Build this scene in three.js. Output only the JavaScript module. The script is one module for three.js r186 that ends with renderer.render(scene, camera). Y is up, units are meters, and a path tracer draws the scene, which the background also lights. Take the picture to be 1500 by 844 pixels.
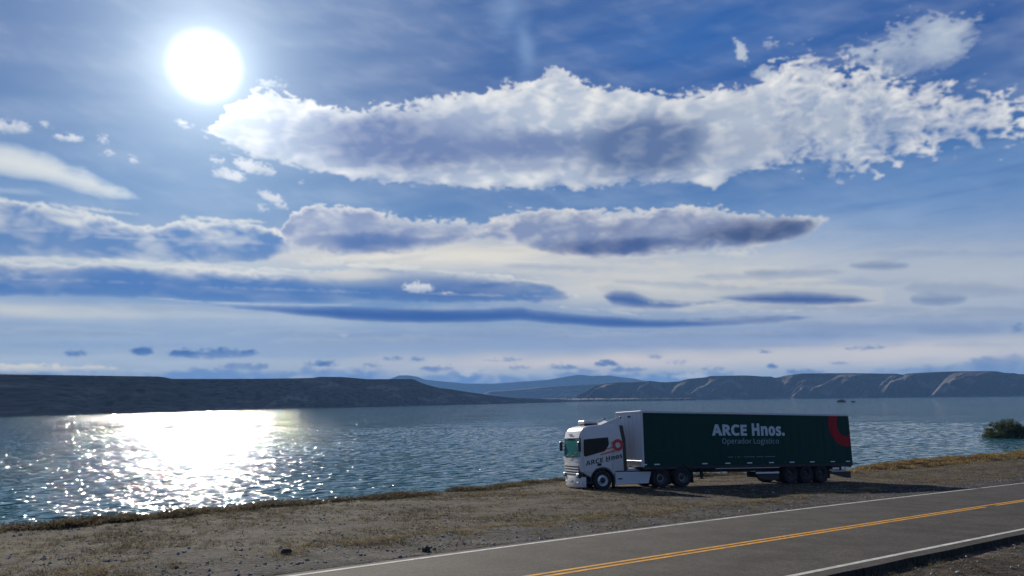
import * as THREE from 'three';
import { mergeGeometries, mergeVertices, toCreasedNormals } from 'three/addons/utils/BufferGeometryUtils.js';
import { RoundedBoxGeometry } from 'three/addons/geometries/RoundedBoxGeometry.js';
import { TextGeometry } from 'three/addons/geometries/TextGeometry.js';
import { FontLoader } from 'three/addons/loaders/FontLoader.js';

// ---------------------------------------------------------------- camera
const scene = new THREE.Scene();
const EYE = 6.3;                                   // metres above the lake
const FOCAL = 1081.6, PITCH = 0.1505, ROLL = -0.0127;
const camera = new THREE.PerspectiveCamera(2 * Math.atan(422 / FOCAL) * 180 / Math.PI, 16 / 9, 0.5, 60000);
camera.position.set(0, EYE, 0);
camera.rotation.set(PITCH, 0, ROLL, 'XYZ');
camera.updateMatrixWorld(true);
const renderer = new THREE.WebGLRenderer();
renderer.toneMapping = THREE.LinearToneMapping;
renderer.toneMappingExposure = 1.5;                // exposed for the shade as much as for the sky
renderer.shadowMap.enabled = true;

// ---------------------------------------------------------------- small helpers
const clamp = (x, a = 0, b = 1) => Math.min(b, Math.max(a, x));
const lerp = (a, b, t) => a + (b - a) * t;
const sstep = (a, b, x) => { const t = clamp((x - a) / (b - a)); return t * t * (3 - 2 * t); };
const lin = (c) => { c /= 255; return c <= 0.04045 ? c / 12.92 : ((c + 0.055) / 1.055) ** 2.4; };
const C = (r, g, b) => [lin(r), lin(g), lin(b)];   // sRGB 0..255 to linear
function rng(seed) { let a = seed >>> 0; return () => { a = (a + 0x6d2b79f5) | 0; let t = Math.imul(a ^ (a >>> 15), 1 | a); t = (t + Math.imul(t ^ (t >>> 7), 61 | t)) ^ t; return ((t ^ (t >>> 14)) >>> 0) / 4294967296; }; }
const PERM = new Uint8Array(512), GX = new Float32Array(256), GY = new Float32Array(256);
{ const r = rng(77), p = [...Array(256).keys()]; for (let i = 255; i > 0; i--) { const j = Math.floor(r() * (i + 1)); [p[i], p[j]] = [p[j], p[i]]; } for (let i = 0; i < 512; i++) PERM[i] = p[i & 255]; for (let i = 0; i < 256; i++) { const a = r() * 6.2831853; GX[i] = Math.cos(a); GY[i] = Math.sin(a); } }
function noise(x, y) {                              // gradient noise, about -0.7..0.7
  const ix = Math.floor(x), iy = Math.floor(y), fx = x - ix, fy = y - iy, X = ix & 255, Y = iy & 255;
  const u = fx * fx * fx * (fx * (fx * 6 - 15) + 10), v = fy * fy * fy * (fy * (fy * 6 - 15) + 10);
  const a = PERM[PERM[X] + Y], b = PERM[PERM[X + 1 & 255] + Y], c = PERM[PERM[X] + (Y + 1 & 255)], d = PERM[PERM[X + 1 & 255] + (Y + 1 & 255)];
  const n0 = GX[a] * fx + GY[a] * fy, n1 = GX[b] * (fx - 1) + GY[b] * fy, n2 = GX[c] * fx + GY[c] * (fy - 1), n3 = GX[d] * (fx - 1) + GY[d] * (fy - 1);
  return lerp(lerp(n0, n1, u), lerp(n2, n3, u), v) * 1.4;
}
function fbm(x, y, oct = 4, gain = 0.5) { let s = 0, a = 1, n = 0; for (let i = 0; i < oct; i++) { s += a * noise(x, y); n += a; a *= gain; x = x * 2.03 + 17.3; y = y * 2.03 - 9.1; } return s / n; }
function billow(x, y, oct = 4) { let s = 0, a = 1, n = 0; for (let i = 0; i < oct; i++) { s += a * (1 - 2.2 * Math.abs(noise(x, y))); n += a; a *= 0.55; x = x * 2.1 + 5.2; y = y * 2.1 + 1.7; } return s / n; }
const v3 = (x, y, z) => new THREE.Vector3(x, y, z);
function rayOf(px, py) { return v3(px - 750, 422 - py, -FOCAL).applyQuaternion(camera.quaternion).normalize(); }   // photograph pixel to direction
const DEG = 180 / Math.PI;
function azel(px, py) { const d = rayOf(px, py); return [Math.atan2(d.x, -d.z) * DEG, Math.asin(d.y) * DEG]; }

// ---------------------------------------------------------------- sun
const SUN = rayOf(300, 97);
const sun = new THREE.DirectionalLight(new THREE.Color().setRGB(1.0, 0.93, 0.82), 4.9);
sun.name = 'sun';
sun.position.copy(SUN).multiplyScalar(200);
sun.castShadow = true; sun.shadow.radius = 1.4;
sun.shadow.mapSize.set(4096, 4096);
Object.assign(sun.shadow.camera, { left: -70, right: 70, top: 70, bottom: -70, near: 10, far: 500 });
scene.add(sun, sun.target);

// ---------------------------------------------------------------- sky: air and clouds on the whole sphere
const PXD = 18.9;                                   // photograph pixels to a degree, near its middle
const [SAZ, SEL] = azel(300, 97);
const curve = (pts) => { const a = pts.map(([x, y]) => azel(x, y)); return { x: Float64Array.from(a, (p) => p[0]), y: Float64Array.from(a, (p) => p[1]) }; };
function at(c, x) { const n = c.x.length; if (x <= c.x[0]) return c.y[0]; if (x >= c.x[n - 1]) return c.y[n - 1]; let i = 1; while (c.x[i] < x) i++; const t = (x - c.x[i - 1]) / (c.x[i] - c.x[i - 1]); const s = t * t * (3 - 2 * t) * 0.5 + t * 0.5; return lerp(c.y[i - 1], c.y[i], s); }
const clouds = [];
// a cloud: its upper and lower outline, how far they fray, how bright its edge and how dark its body is
function cloud(o) {
  const t = curve(o.top), b = curve(o.bot);
  clouds.push({ fray: 5, grain: 1, soft: [4, 4], rim: [8, 6], glow: [1, 0.7], core: C(140, 155, 190), edge: C(235, 236, 238), a: 1, flat: 1, dark: [], vary: 0.25, ...o,
    t, b, x0: Math.min(t.x[0], b.x[0]) - 0.8, x1: Math.max(t.x[t.x.length - 1], b.x[b.x.length - 1]) + 0.8, y0: Math.min(...b.y) - 1.2, y1: Math.max(...t.y) + 1.6, id: clouds.length * 13.7,
    spots: (o.dark || []).map(([x, y, rx, ry, c, k]) => { const [az, el] = azel(x, y); return [az, el, rx / PXD, ry / PXD, c, k]; }) });
}
function puff(x, y, rx, ry, o = {}) {               // a small separate cloud
  const n = 9, top = [], bot = [];
  for (let i = 0; i < n; i++) { const u = i / (n - 1) * 2 - 1, w = Math.sqrt(Math.max(0, 1 - u * u)); top.push([x + u * rx, y + (o.tilt || 0) * u - ry * w * (o.up ?? 1)]); bot.push([x + u * rx, y + (o.tilt || 0) * u + ry * w * (o.down ?? 1)]); }
  cloud({ top, bot, ...o });
}
const veils = [];
function veil(x, y, rx, ry, c, a, streak = 0) { const [az, el] = azel(x, y); veils.push([az, el, rx / PXD, ry / PXD, c, a, streak]); }

veil(650, 374, 440, 32, C(232, 226, 212), 1.0, 0.22);
veil(930, 420, 200, 26, C(226, 222, 211), 0.9, 0.25);
veil(250, 395, 330, 26, C(208, 213, 213), 0.7, 0.3);
veil(1080, 400, 340, 44, C(212, 211, 205), 1.0, 0.3);
veil(1300, 440, 340, 66, C(176, 184, 197), 1.0, 0.3);
veil(1250, 330, 330, 60, C(150, 175, 208), 0.45, 0.7);
veil(1400, 260, 260, 50, C(110, 150, 200), 0.4, 0.8);
veil(100, 458, 270, 15, C(212, 213, 208), 0.9, 0.3);
veil(420, 470, 180, 12, C(196, 204, 210), 0.6, 0.4);
veil(230, 500, 120, 9, C(196, 203, 208), 0.6, 0.4);
veil(1450, 400, 160, 30, C(190, 196, 200), 0.6, 0.5);
veil(1250, 500, 300, 12, C(160, 172, 192), 0.7, 0.5);
veil(330, 498, 420, 38, C(146, 170, 202), 0.75, 0.5);
veil(800, 502, 420, 24, C(142, 162, 196), 0.9, 0.3);
veil(1150, 492, 340, 18, C(140, 160, 195), 0.7, 0.5);
veil(900, 530, 420, 15, C(222, 211, 202), 0.95, 0.3);
veil(1330, 518, 280, 17, C(218, 210, 202), 0.95, 0.35);
veil(150, 528, 260, 8, C(190, 200, 212), 0.6, 0.3);
veil(1020, 60, 260, 70, C(60, 118, 192), 0.35, 0.5);
veil(740, 10, 26, 46, C(150, 182, 220), 0.35, 0.4);
veil(770, 70, 14, 40, C(150, 182, 220), 0.4, 0.3);

const WHITE = C(240, 241, 241), CREAM = C(232, 230, 220);
// low banks along the horizon, far to near
cloud({ top: [[-160, 542], [0, 542], [100, 540], [180, 543], [260, 541], [330, 537], [420, 541], [480, 538], [540, 541], [620, 545], [700, 543], [780, 546], [860, 541], [960, 545], [1040, 543], [1100, 546]], bot: [[-160, 575], [1100, 575]], core: C(72, 116, 182), edge: C(204, 208, 212), soft: [4, 6], fray: 8, grain: 0.8, glow: [0.6, 0], rim: [7, 4], a: 0.8, vary: 0.6 });
cloud({ top: [[-160, 536], [0, 534], [40, 532], [90, 534], [140, 533], [175, 540]], bot: [[-160, 546], [0, 546], [90, 545], [175, 543]], core: C(205, 208, 206), edge: C(250, 240, 214), fray: 5, soft: [2, 4], rim: [8, 4], a: 1 });
cloud({ top: [[1262, 548], [1290, 537], [1340, 534], [1400, 531], [1440, 521], [1480, 516], [1560, 518], [1700, 522]], bot: [[1262, 552], [1300, 570], [1700, 575]], core: C(76, 112, 168), edge: C(160, 174, 196), soft: [7, 8], fray: 7, grain: 0.8, glow: [0.7, 0], a: 0.92, vary: 0.4 });
for (const [x, y, rx, ry, k] of [[110, 518, 22, 4.5, 1], [208, 515, 22, 7, 1], [312, 518, 74, 8, 1], [470, 533, 32, 5, 0.9], [545, 536, 18, 4, 0.7], [888, 533, 24, 4.5, 1], [612, 526, 14, 3.4, 0.8], [735, 528, 34, 2.6, 0.7], [825, 538, 26, 5, 0.8], [960, 523, 14, 3.5, 0.6], [1131, 537, 13, 3.5, 1], [1045, 541, 22, 4, 0.7], [682, 548, 14, 5, -1], [1118, 516, 16, 3, 0.7], [1265, 510, 36, 3, 0.8], [1490, 480, 14, 7, 1.3], [575, 525, 18, 4, 0.7], [700, 544, 26, 4, -1], [1010, 551, 30, 4, -1], [640, 540, 30, 5, 0.7], [1180, 545, 34, 5, 0.7], [920, 541, 30, 4, 0.7], [760, 539, 22, 4, 0.6], [360, 537, 40, 6, 0.6], [1230, 532, 18, 3, 0.6], [990, 531, 20, 3, 0.6]])
  puff(x, y, rx, ry, { core: k < 0 ? C(205, 208, 214) : C(58, 100, 166), edge: k < 0 ? C(220, 216, 212) : C(96, 132, 186), fray: 5, grain: 2, soft: [2.4, 2.4], rim: [3, 2], a: Math.min(1, 1.1 * Math.abs(k)), vary: 0.3 });
// long lens clouds
cloud({ top: [[-200, 372], [0, 380], [100, 385], [200, 388], [350, 394], [440, 400], [490, 395], [530, 389], [570, 391], [650, 398], [740, 403], [800, 413], [855, 434]], bot: [[-200, 430], [0, 433], [200, 438], [280, 443], [400, 446], [480, 446], [560, 443], [700, 445], [800, 443], [855, 436]], core: C(74, 120, 182), edge: C(238, 236, 226), soft: [5, 5], rim: [5, 2.5], glow: [1.2, 0.3], fray: 5, grain: 0.72, vary: 0.26, dark: [[570, 408, 130, 14, C(158, 174, 198), 0.8], [500, 400, 70, 10, C(222, 220, 212), 0.9], [660, 424, 110, 15, C(82, 116, 176), 0.7], [790, 425, 70, 9, C(120, 146, 190), 0.5]] });
cloud({ top: [[205, 434], [300, 441], [420, 445.5], [520, 446]], bot: [[205, 436.5], [300, 444.5], [420, 448.5], [520, 448]], core: C(226, 228, 224), edge: C(226, 228, 224), soft: [3, 3], fray: 1, grain: 0.5, a: 0.75 });
cloud({ top: [[300, 446], [400, 446.5], [500, 447.5], [600, 450], [700, 451], [760, 449], [800, 454], [880, 461], [960, 467], [1050, 464], [1130, 461], [1212, 462]], bot: [[300, 448], [380, 456], [450, 464], [520, 471], [600, 474.5], [700, 473], [760, 470.5], [830, 477], [900, 481], [980, 481.5], [1060, 478], [1130, 474.5], [1212, 464]], core: C(40, 88, 162), edge: C(120, 150, 196), soft: [5, 3.5], rim: [3, 3], glow: [0.7, 0.25], fray: 1.4, grain: 0.5, vary: 0.12 });
cloud({ top: [[-200, 476], [0, 474], [60, 474], [130, 479]], bot: [[-200, 486], [0, 484], [60, 485], [130, 480]], core: C(140, 165, 200), edge: C(165, 184, 208), soft: [5, 5], fray: 2, a: 0.8, grain: 0.5 });
cloud({ top: [[860, 414], [900, 410], [960, 424], [1020, 420], [1080, 408], [1200, 408], [1300, 424]], bot: [[860, 418], [900, 446], [960, 456], [1040, 456], [1100, 455], [1200, 452], [1300, 446]], core: C(190, 197, 204), edge: C(228, 225, 215), soft: [8, 6], rim: [8, 6], fray: 2, a: 0.9, grain: 0.5 });
cloud({ top: [[878, 432], [900, 424], [925, 425], [960, 437], [1010, 441], [1070, 438]], bot: [[878, 434], [900, 448], [940, 453], [980, 454], [1030, 448], [1070, 440]], core: C(48, 92, 162), edge: C(130, 156, 196), soft: [8, 5], rim: [3, 3], fray: 1.5, grain: 0.5, vary: 0.15 });
cloud({ top: [[1040, 434], [1100, 428], [1180, 424.5], [1240, 430], [1296, 440]], bot: [[1040, 437], [1100, 445], [1180, 448.5], [1240, 446.5], [1296, 441]], core: C(46, 86, 156), edge: C(125, 150, 192), soft: [8, 4], rim: [3, 3], fray: 1.6, grain: 0.5, vary: 0.15 });
for (const [x, y, rx, ry, k] of [[1288, 389, 52, 9, 0.85], [1376, 438, 48, 12, 0.8], [1115, 399, 32, 7, 0.7], [1296, 462, 50, 4, 0.7], [1180, 490, 120, 9, 0.5], [1420, 485, 110, 8, 0.5]])
  puff(x, y, rx, ry, { core: C(98, 126, 170), edge: C(160, 176, 200), fray: 3, grain: 0.6, soft: [10, 7], rim: [3, 3], a: k, vary: 0.25 });
for (const [x, y, rx, ry] of [[612, 423, 27, 10], [655, 429, 11, 3], [503, 492, 10, 2.6]]) puff(x, y, rx, ry, { core: C(206, 216, 226), edge: C(244, 245, 242), fray: 5, grain: 2.6, soft: [2.5, 3], rim: [5, 3], down: 0.7 });
for (const [x, y, rx, ry, k, c, e] of [[120, 505, 190, 8, 0.6, [128, 158, 200], [150, 176, 208]], [420, 520, 160, 6, 0.5, [135, 162, 202], [158, 180, 208]], [270, 470, 240, 7, 0.55, [142, 170, 206], [170, 190, 212]], [640, 492, 260, 9, 0.55, [130, 152, 192], [160, 174, 202]], [1010, 505, 230, 8, 0.5, [138, 156, 192], [168, 178, 200]], [1330, 478, 240, 10, 0.6, [128, 150, 188], [160, 174, 200]], [1380, 505, 200, 5, 0.5, [150, 164, 192], [180, 186, 200]], [1250, 412, 260, 8, 0.45, [150, 168, 196], [190, 198, 208]], [1440, 370, 180, 9, 0.4, [140, 164, 200], [180, 194, 212]], [1330, 345, 220, 7, 0.35, [135, 164, 204], [175, 194, 216]], [60, 452, 150, 5, 0.5, [205, 209, 209], [212, 214, 212]], [300, 548, 260, 6, 0.6, [110, 148, 198], [140, 168, 205]], [640, 452, 90, 4, 0.3, [200, 206, 210], [210, 214, 214]]])
  puff(x, y, rx, ry, { core: C(...c), edge: C(...e), fray: 4, grain: 0.55, soft: [7, 6], rim: [4, 3], a: k, vary: 0.3 });
for (const [x, y, rx, ry, tl] of [[700, 365, 150, 6, -3], [1000, 390, 170, 6, 4], [560, 382, 120, 5, 2], [860, 402, 130, 6, 5], [1130, 412, 120, 5, -2], [960, 455, 90, 3, 2], [1180, 420, 140, 4, 3]])
  puff(x, y, rx, ry, { tilt: tl, core: C(226, 222, 210), edge: C(230, 226, 216), fray: 5, grain: 0.6, soft: [6, 6], rim: [4, 3], a: 0.6, vary: 0.2 });
for (const [x, y, rx, ry, k, tl] of [[1130, 402, 120, 9, 0.6, -4], [1010, 418, 130, 7, 0.55, 6], [1240, 452, 150, 8, 0.6, 2], [1420, 424, 110, 12, 0.6, 3], [1400, 462, 130, 7, 0.6, -2], [1150, 472, 170, 7, 0.5, 2], [960, 492, 190, 7, 0.55, -2], [740, 484, 170, 6, 0.45, 2], [560, 500, 170, 8, 0.5, -2], [90, 488, 150, 7, 0.6, 2], [250, 452, 120, 6, 0.4, 3], [440, 488, 120, 5, 0.45, -2], [1480, 455, 90, 8, 0.55, 2], [820, 392, 90, 5, 0.4, 3], [1340, 370, 150, 8, 0.4, -4]])
  puff(x, y, rx, ry, { tilt: tl, core: C(140, 158, 186), edge: C(206, 208, 206), fray: 4, grain: 0.5, soft: [5, 7], rim: [3, 2], glow: [1, 0.3], a: k, vary: 0.2 });
// the band with a bright crest on the left, and the middle one
cloud({ top: [[-220, 272], [0, 288], [60, 296], [120, 309], [180, 324], [225, 332], [270, 324], [330, 321], [395, 332], [440, 352]], bot: [[-220, 368], [0, 378], [100, 379], [200, 381], [300, 385], [380, 385], [440, 368]], core: C(92, 132, 186), edge: C(248, 245, 234), soft: [5, 6], rim: [8, 3], glow: [1.35, 0.4], fray: 8, grain: 0.95, vary: 0.22 });
cloud({ top: [[-200, 374], [0, 374], [100, 378], [200, 383], [340, 391], [470, 399]], bot: [[-200, 380], [0, 384], [100, 388], [200, 392], [340, 398], [470, 405]], core: C(214, 217, 215), edge: C(228, 228, 222), soft: [5, 6], fray: 3, a: 0.8 });
cloud({ top: [[404, 345], [425, 312], [470, 300], [540, 305], [590, 317], [650, 322], [705, 327], [735, 314], [790, 305], [860, 308], [940, 305], [1000, 299], [1040, 304], [1100, 312], [1160, 317], [1222, 318]], bot: [[404, 350], [430, 372], [500, 377], [560, 374], [610, 372], [660, 361], [705, 354], [745, 357], [790, 367], [830, 379], [900, 380], [960, 377], [1010, 374], [1070, 366], [1130, 361], [1180, 348], [1222, 320]], core: C(138, 154, 190), edge: C(246, 243, 236), soft: [4, 6], rim: [8, 6], glow: [1.25, 0.9], fray: 8, grain: 1.2, vary: 0.2,
  dark: [[545, 356, 62, 16, C(86, 118, 174), 1.0], [520, 328, 90, 12, C(140, 158, 194), 0.6], [905, 362, 120, 12, C(74, 98, 152), 1.0], [1110, 338, 85, 18, C(72, 92, 138), 1.0], [900, 337, 34, 8, C(110, 128, 172), 0.8], [650, 335, 60, 9, C(140, 158, 194), 0.6], [1000, 330, 110, 12, C(150, 160, 190), 0.5]] });
for (const [x, y, rx, ry, tl, k] of [[90, 303, 120, 3, 12, 0.8], [330, 322, 70, 4, 4, 0.9], [200, 384, 190, 2.2, 8, 0.8], [430, 396, 110, 2.4, 5, 0.8], [560, 390, 60, 5, 2, 0.9], [690, 401, 110, 2, 8, 0.7], [260, 352, 150, 2.5, 6, 0.35], [120, 412, 150, 2, 4, 0.3], [420, 425, 140, 2, 5, 0.3], [700, 432, 110, 2, 3, 0.3], [90, 340, 110, 2, 5, 0.3], [1010, 446, 90, 1.6, 3, 0.6], [1140, 456, 110, 1.6, -2, 0.5], [880, 456, 80, 1.6, 8, 0.6], [540, 378, 60, 3, -2, 0.6], [780, 384, 80, 2.4, 3, 0.6]])
  puff(x, y, rx, ry, { tilt: tl, core: C(232, 231, 224), edge: C(240, 238, 230), fray: 4, grain: 1.1, soft: [3.5, 3.5], rim: [2, 2], a: k, vary: 0.2 });
for (const [x, y, rx, ry] of [[640, 379, 30, 5], [470, 385, 40, 6], [1080, 372, 40, 6]]) puff(x, y, rx, ry, { core: C(218, 218, 212), edge: C(232, 231, 224), fray: 5, grain: 1.6, soft: [4, 5], a: 0.8 });
// the bright lens streak and flecks under the sun
cloud({ top: [[-200, 168], [-60, 190], [0, 203], [60, 221], [120, 244], [180, 272], [218, 293]], bot: [[-200, 226], [-60, 250], [0, 259], [60, 268], [120, 283], [170, 294], [218, 295]], core: C(226, 229, 226), edge: C(200, 214, 226), soft: [14, 11], rim: [6, 6], fray: 5, grain: 0.7, vary: 0.45, a: 0.92 });
cloud({ top: [[-140, 268], [0, 272], [50, 276], [84, 286]], bot: [[-140, 280], [0, 284], [50, 288], [84, 288]], core: C(190, 205, 220), edge: C(185, 204, 222), soft: [8, 8], fray: 2, a: 0.6 });
for (const [x, y, rx, ry, tl] of [[12, 186, 38, 11, 3], [100, 201, 26, 6, 4], [152, 206, 12, 7, 2], [154, 225, 18, 4, 1], [196, 236, 11, 5, 3], [70, 184, 14, 3, 3], [270, 182, 16, 5, 5], [372, 245, 36, 10, 8], [335, 257, 30, 9, 5], [318, 235, 16, 5, 2], [396, 289, 22, 9, 6], [412, 302, 14, 6, 4], [440, 268, 8, 3, 1], [386, 306, 12, 4, 2]])
  puff(x, y, rx, ry, { tilt: tl, core: C(222, 224, 228), edge: C(236, 236, 236), fray: 7, grain: 2.4, soft: [4, 5], rim: [4, 4], a: 0.85, vary: 0.15 });
// the great cloud
cloud({ top: [[298, 192], [318, 168], [345, 146], [372, 132], [410, 134], [470, 154], [520, 160], [560, 154], [630, 148], [665, 134], [720, 130], [760, 121], [800, 103], [828, 104], [852, 117], [900, 127], [945, 134], [1000, 138], [1060, 130], [1105, 126], [1150, 104], [1190, 96], [1230, 113], [1270, 108], [1300, 122], [1345, 144], [1400, 150], [1450, 154], [1500, 168], [1570, 176], [1640, 186]],
  bot: [[298, 194], [330, 216], [380, 233], [450, 249], [520, 264], [580, 270], [640, 271], [690, 278], [740, 278], [800, 276], [860, 278], [912, 272], [930, 262], [970, 270], [1010, 268], [1052, 276], [1078, 256], [1130, 241], [1180, 222], [1250, 241], [1290, 224], [1350, 206], [1420, 191], [1500, 190], [1570, 192], [1640, 188]],
  core: C(190, 202, 220), edge: C(252, 251, 247), soft: [5, 7], rim: [17, 12], glow: [1.0, 0.9], fray: 13, grain: 1.15, vary: 0.36, open: [azel(1060, 180)[0], azel(1190, 180)[0]],
  dark: [[590, 208, 145, 42, C(112, 133, 178), 1.15], [770, 214, 115, 22, C(120, 141, 184), 1.0], [945, 215, 96, 44, C(100, 124, 168), 1.15], [780, 244, 80, 8, C(150, 164, 196), 0.7], [455, 196, 45, 22, C(160, 176, 202), 0.55], [1090, 215, 60, 24, C(158, 172, 198), 0.6], [1080, 158, 50, 14, C(168, 182, 204), 0.5], [690, 180, 80, 22, C(160, 176, 206), 0.6], [1190, 190, 90, 24, C(180, 190, 206), 0.5]] });
for (const [x, y, rx, ry, tl, g] of [[1086, 76, 14, 16, 12, 2], [1122, 108, 24, 12, 1, 1.6], [742, 120, 10, 3, -1, 2.4], [400, 124, 26, 6, 2, 2.6], [1130, 65, 18, 4, -3, 2], [1190, 108, 30, 10, -6, 2]])
  puff(x, y, rx, ry, { tilt: tl, core: C(206, 216, 228), edge: C(228, 232, 236), fray: 9, grain: g, soft: [6, 6], rim: [4, 4], a: 0.85, vary: 0.15 });
cloud({ top: [[1240, 84], [1256, 66], [1286, 54], [1318, 30], [1346, 24], [1380, 22], [1412, 18], [1446, 22]], bot: [[1240, 86], [1262, 96], [1288, 110], [1320, 121], [1352, 112], [1384, 104], [1416, 84], [1446, 26]], core: C(186, 200, 218), edge: C(216, 224, 232), soft: [15, 20], rim: [8, 6], fray: 22, grain: 1.3, vary: 0.4, a: 0.96 });

function warmth(th) { return 0.30 * Math.exp(-th / 6) + 0.15 * Math.exp(-th / 22); }
const HIGH = [0.008, 0.076, 0.305], MID = [0.075, 0.200, 0.45], LOW = [0.35, 0.405, 0.445];
const OUT = [0, 0, 0];
function skyAt(az, el, detail) {
  const ca = Math.cos(el / DEG), sx = Math.sin(az / DEG) * ca, sy = Math.sin(el / DEG), sz = -Math.cos(az / DEG) * ca;
  const th = Math.acos(clamp(sx * SUN.x + sy * SUN.y + sz * SUN.z, -1, 1)) * DEG, g = warmth(th);
  const hi = sstep(9, 25, el), lo = sstep(9, 1, el);
  let r, gg, b;
  { const k = 1 - hi; r = lerp(HIGH[0], MID[0], k); gg = lerp(HIGH[1], MID[1], k); b = lerp(HIGH[2], MID[2], k); r = lerp(r, LOW[0], lo); gg = lerp(gg, LOW[1], lo); b = lerp(b, LOW[2], lo); }
  r += g * 0.80; gg += g * 1.0; b += g * 0.95;
  const cirrus = fbm(az * 0.09 + el * 0.05, el * 0.5 - az * 0.06, 4); const streaks = fbm(az * 0.22 - el * 0.14 + 70, el * 0.85 + az * 0.28, 5, 0.55), cr = clamp(0.04 + 0.12 * cirrus + 0.13 * clamp(streaks + 0.05 + 0.5 * cirrus), 0, 0.4) * sstep(0, 4, el);
  r += (0.75 - r) * cr; gg += (0.82 - gg) * cr; b += (0.9 - b) * cr;
  const mix = (c, a) => { r += (c[0] - r) * a; gg += (c[1] - gg) * a; b += (c[2] - b) * a; };
  // beyond the photograph the same kind of weather goes on: broken bands and sheets
  const far = Math.max(sstep(35, 43, Math.abs(az)), sstep(31, 37, el));
  if (far > 0) {
    const n = fbm(az * 0.05 + 3.1, el * 0.19 + 8.3 + 0.6 * noise(az * 0.03, el * 0.05), detail ? 5 : 4), m = sstep(0.04, 0.28, n) * 0.7 * far * sstep(0, 3, el);
    const t = clamp(0.5 + 1.6 * fbm(az * 0.08 + 40, el * 0.3, 3)); mix([lerp(0.26, 0.66, t), lerp(0.33, 0.69, t), lerp(0.51, 0.74, t)], m);
  }
  if (detail) {
    const wx = 0.5 * noise(az * 0.35, el * 0.8), wy = 0.22 * noise(az * 0.3 + 9, el * 0.7 + 4);
    for (const [x, y, rx, ry, c, a, streak] of veils) {
      const dx = (az - x + wx) / rx, dy = (el - y + wy) / ry, q = dx * dx + dy * dy; if (q > 4) continue;
      let k = Math.exp(-q * 1.4); if (streak) k *= clamp(1 + streak * 2.2 * fbm(az * 0.16 + x, (el - (az - x) * 0.04) * 1.5 + y, 4)); mix(c, clamp(k) * a);
    }
    for (const o of clouds) {
      if (az < o.x0 || az > o.x1 || el < o.y0 || el > o.y1) continue;
      const gr = o.grain, smooth = gr < 0.8;
      const qx = az + 0.5 * noise(az * 0.5 + o.id, el * 0.9) / gr, qy = el + 0.24 * noise(az * 0.5 + 31, el * 0.9 + o.id) / gr;
      const w1 = fbm(qx * 0.42 * gr + o.id, qy * 0.9 * gr, 3), w2 = billow(qx * 0.8 * gr + o.id, qy * 1.4 * gr + 3, 3);
      const wisp = fbm((qx - qy * 0.9) * 1.2 * gr + 50, (qy + qx * 0.25) * 2.9 * gr + o.id, 4, 0.42);
      const tatter = clamp(0.45 + 1.6 * noise(az * 0.3 * gr + o.id * 2, el * 0.3 + 5));   // some stretches of an edge are crisp, others fray out
      const warpX = w1 * 1.6 * o.fray / PXD, T = at(o.t, az + warpX), B = at(o.b, az + warpX);
      if (T - B < 0.002) continue;
      const lump = w1 * 1.0 + (w2 - 0.38) * 0.7;
      const dt = (T - el) * PXD + o.fray * (lump + wisp * (0.35 + 1.3 * tatter)), db = (el - B) * PXD + o.fray * (0.5 * w1 + 0.25 * (w2 - 0.38) + wisp * (0.2 + 0.6 * tatter));
      const ends = Math.min(az - o.t.x[0], o.t.x[o.t.x.length - 1] - az) + o.fray / PXD * wisp;
      let D = Math.min(dt, db), cell = 0;
      if (o.open) { const k = sstep(o.open[0], o.open[1], az); if (k > 0) { const e = billow(qx * 1.25 + 7, qy * 1.9, 3) - 0.33, hole = fbm(qx * 0.8 + 3, qy * 1.5, 3); cell = e * k; D = Math.min(D, 30) * (1 - 0.45 * k) + k * (10 * e + 24 * hole + 7); } }
      const sf = smooth ? 0.9 : (0.7 + 1.5 * tatter) * (o.open ? 1 + 1.3 * sstep(o.open[0], o.open[1], az) : 1);
      let al = D <= 0 ? 0 : (1 - Math.exp(-D / (o.soft[0] * sf * (dt < db ? 0.75 : 0.75 * o.soft[1] / o.soft[0]))));
      al *= sstep(0, 0.5, ends) * o.a; if (al <= 0.002) continue;
      const sunny = 0.86 + 0.26 * Math.exp(-th / 16) + 0.6 * Math.exp(-th / 5);
      let lx = SAZ - az, ly = SEL - el; { const l = Math.hypot(lx, ly) + 1e-3; lx /= l; ly /= l; }
      const hump = (x, y) => fbm(x * 0.30 * gr + o.id, y * 0.62 * gr, 3, 0.42) + 0.25 * billow(x * 0.5 * gr, y * 0.9 * gr + o.id, 2);
      const relief = smooth ? 0 : clamp((hump(qx, qy) - hump(qx + lx * 0.8, qy + ly * 0.5)) * 2.0, -0.8, 0.8), veined = fbm(qx * 0.33 * gr + 11, qy * 1.3 * gr + o.id, 3, 0.42);
      let lit = 1.25 * o.glow[0] * Math.exp(-Math.max(dt, 0) / (o.rim[0] * (0.7 + 0.9 * tatter))) + o.glow[1] * Math.exp(-Math.max(db, 0) / o.rim[1]);
      lit = clamp(lit + o.vary * (veined * 1.1 + relief * 1.3 + wisp * 0.08) + cell * 0.35);
      let c0 = o.core[0], c1 = o.core[1], c2 = o.core[2];
      for (const [x, y, rx, ry, c, k] of o.spots) { const dx = (az - x + 0.5 * w1) / rx, dy = (el - y + 0.3 * w1 + 0.12 * wisp) / ry, q = dx * dx + dy * dy; if (q < 3) { const s = Math.min(1, k * Math.exp(-q * q * 0.8)); c0 += (c[0] - c0) * s; c1 += (c[1] - c1) * s; c2 += (c[2] - c2) * s; lit *= 1 - 0.75 * s; } }
      mix([lerp(c0, o.edge[0], lit) * sunny, lerp(c1, o.edge[1], lit) * sunny, lerp(c2, o.edge[2], lit) * sunny], al);
    }
  }
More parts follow.
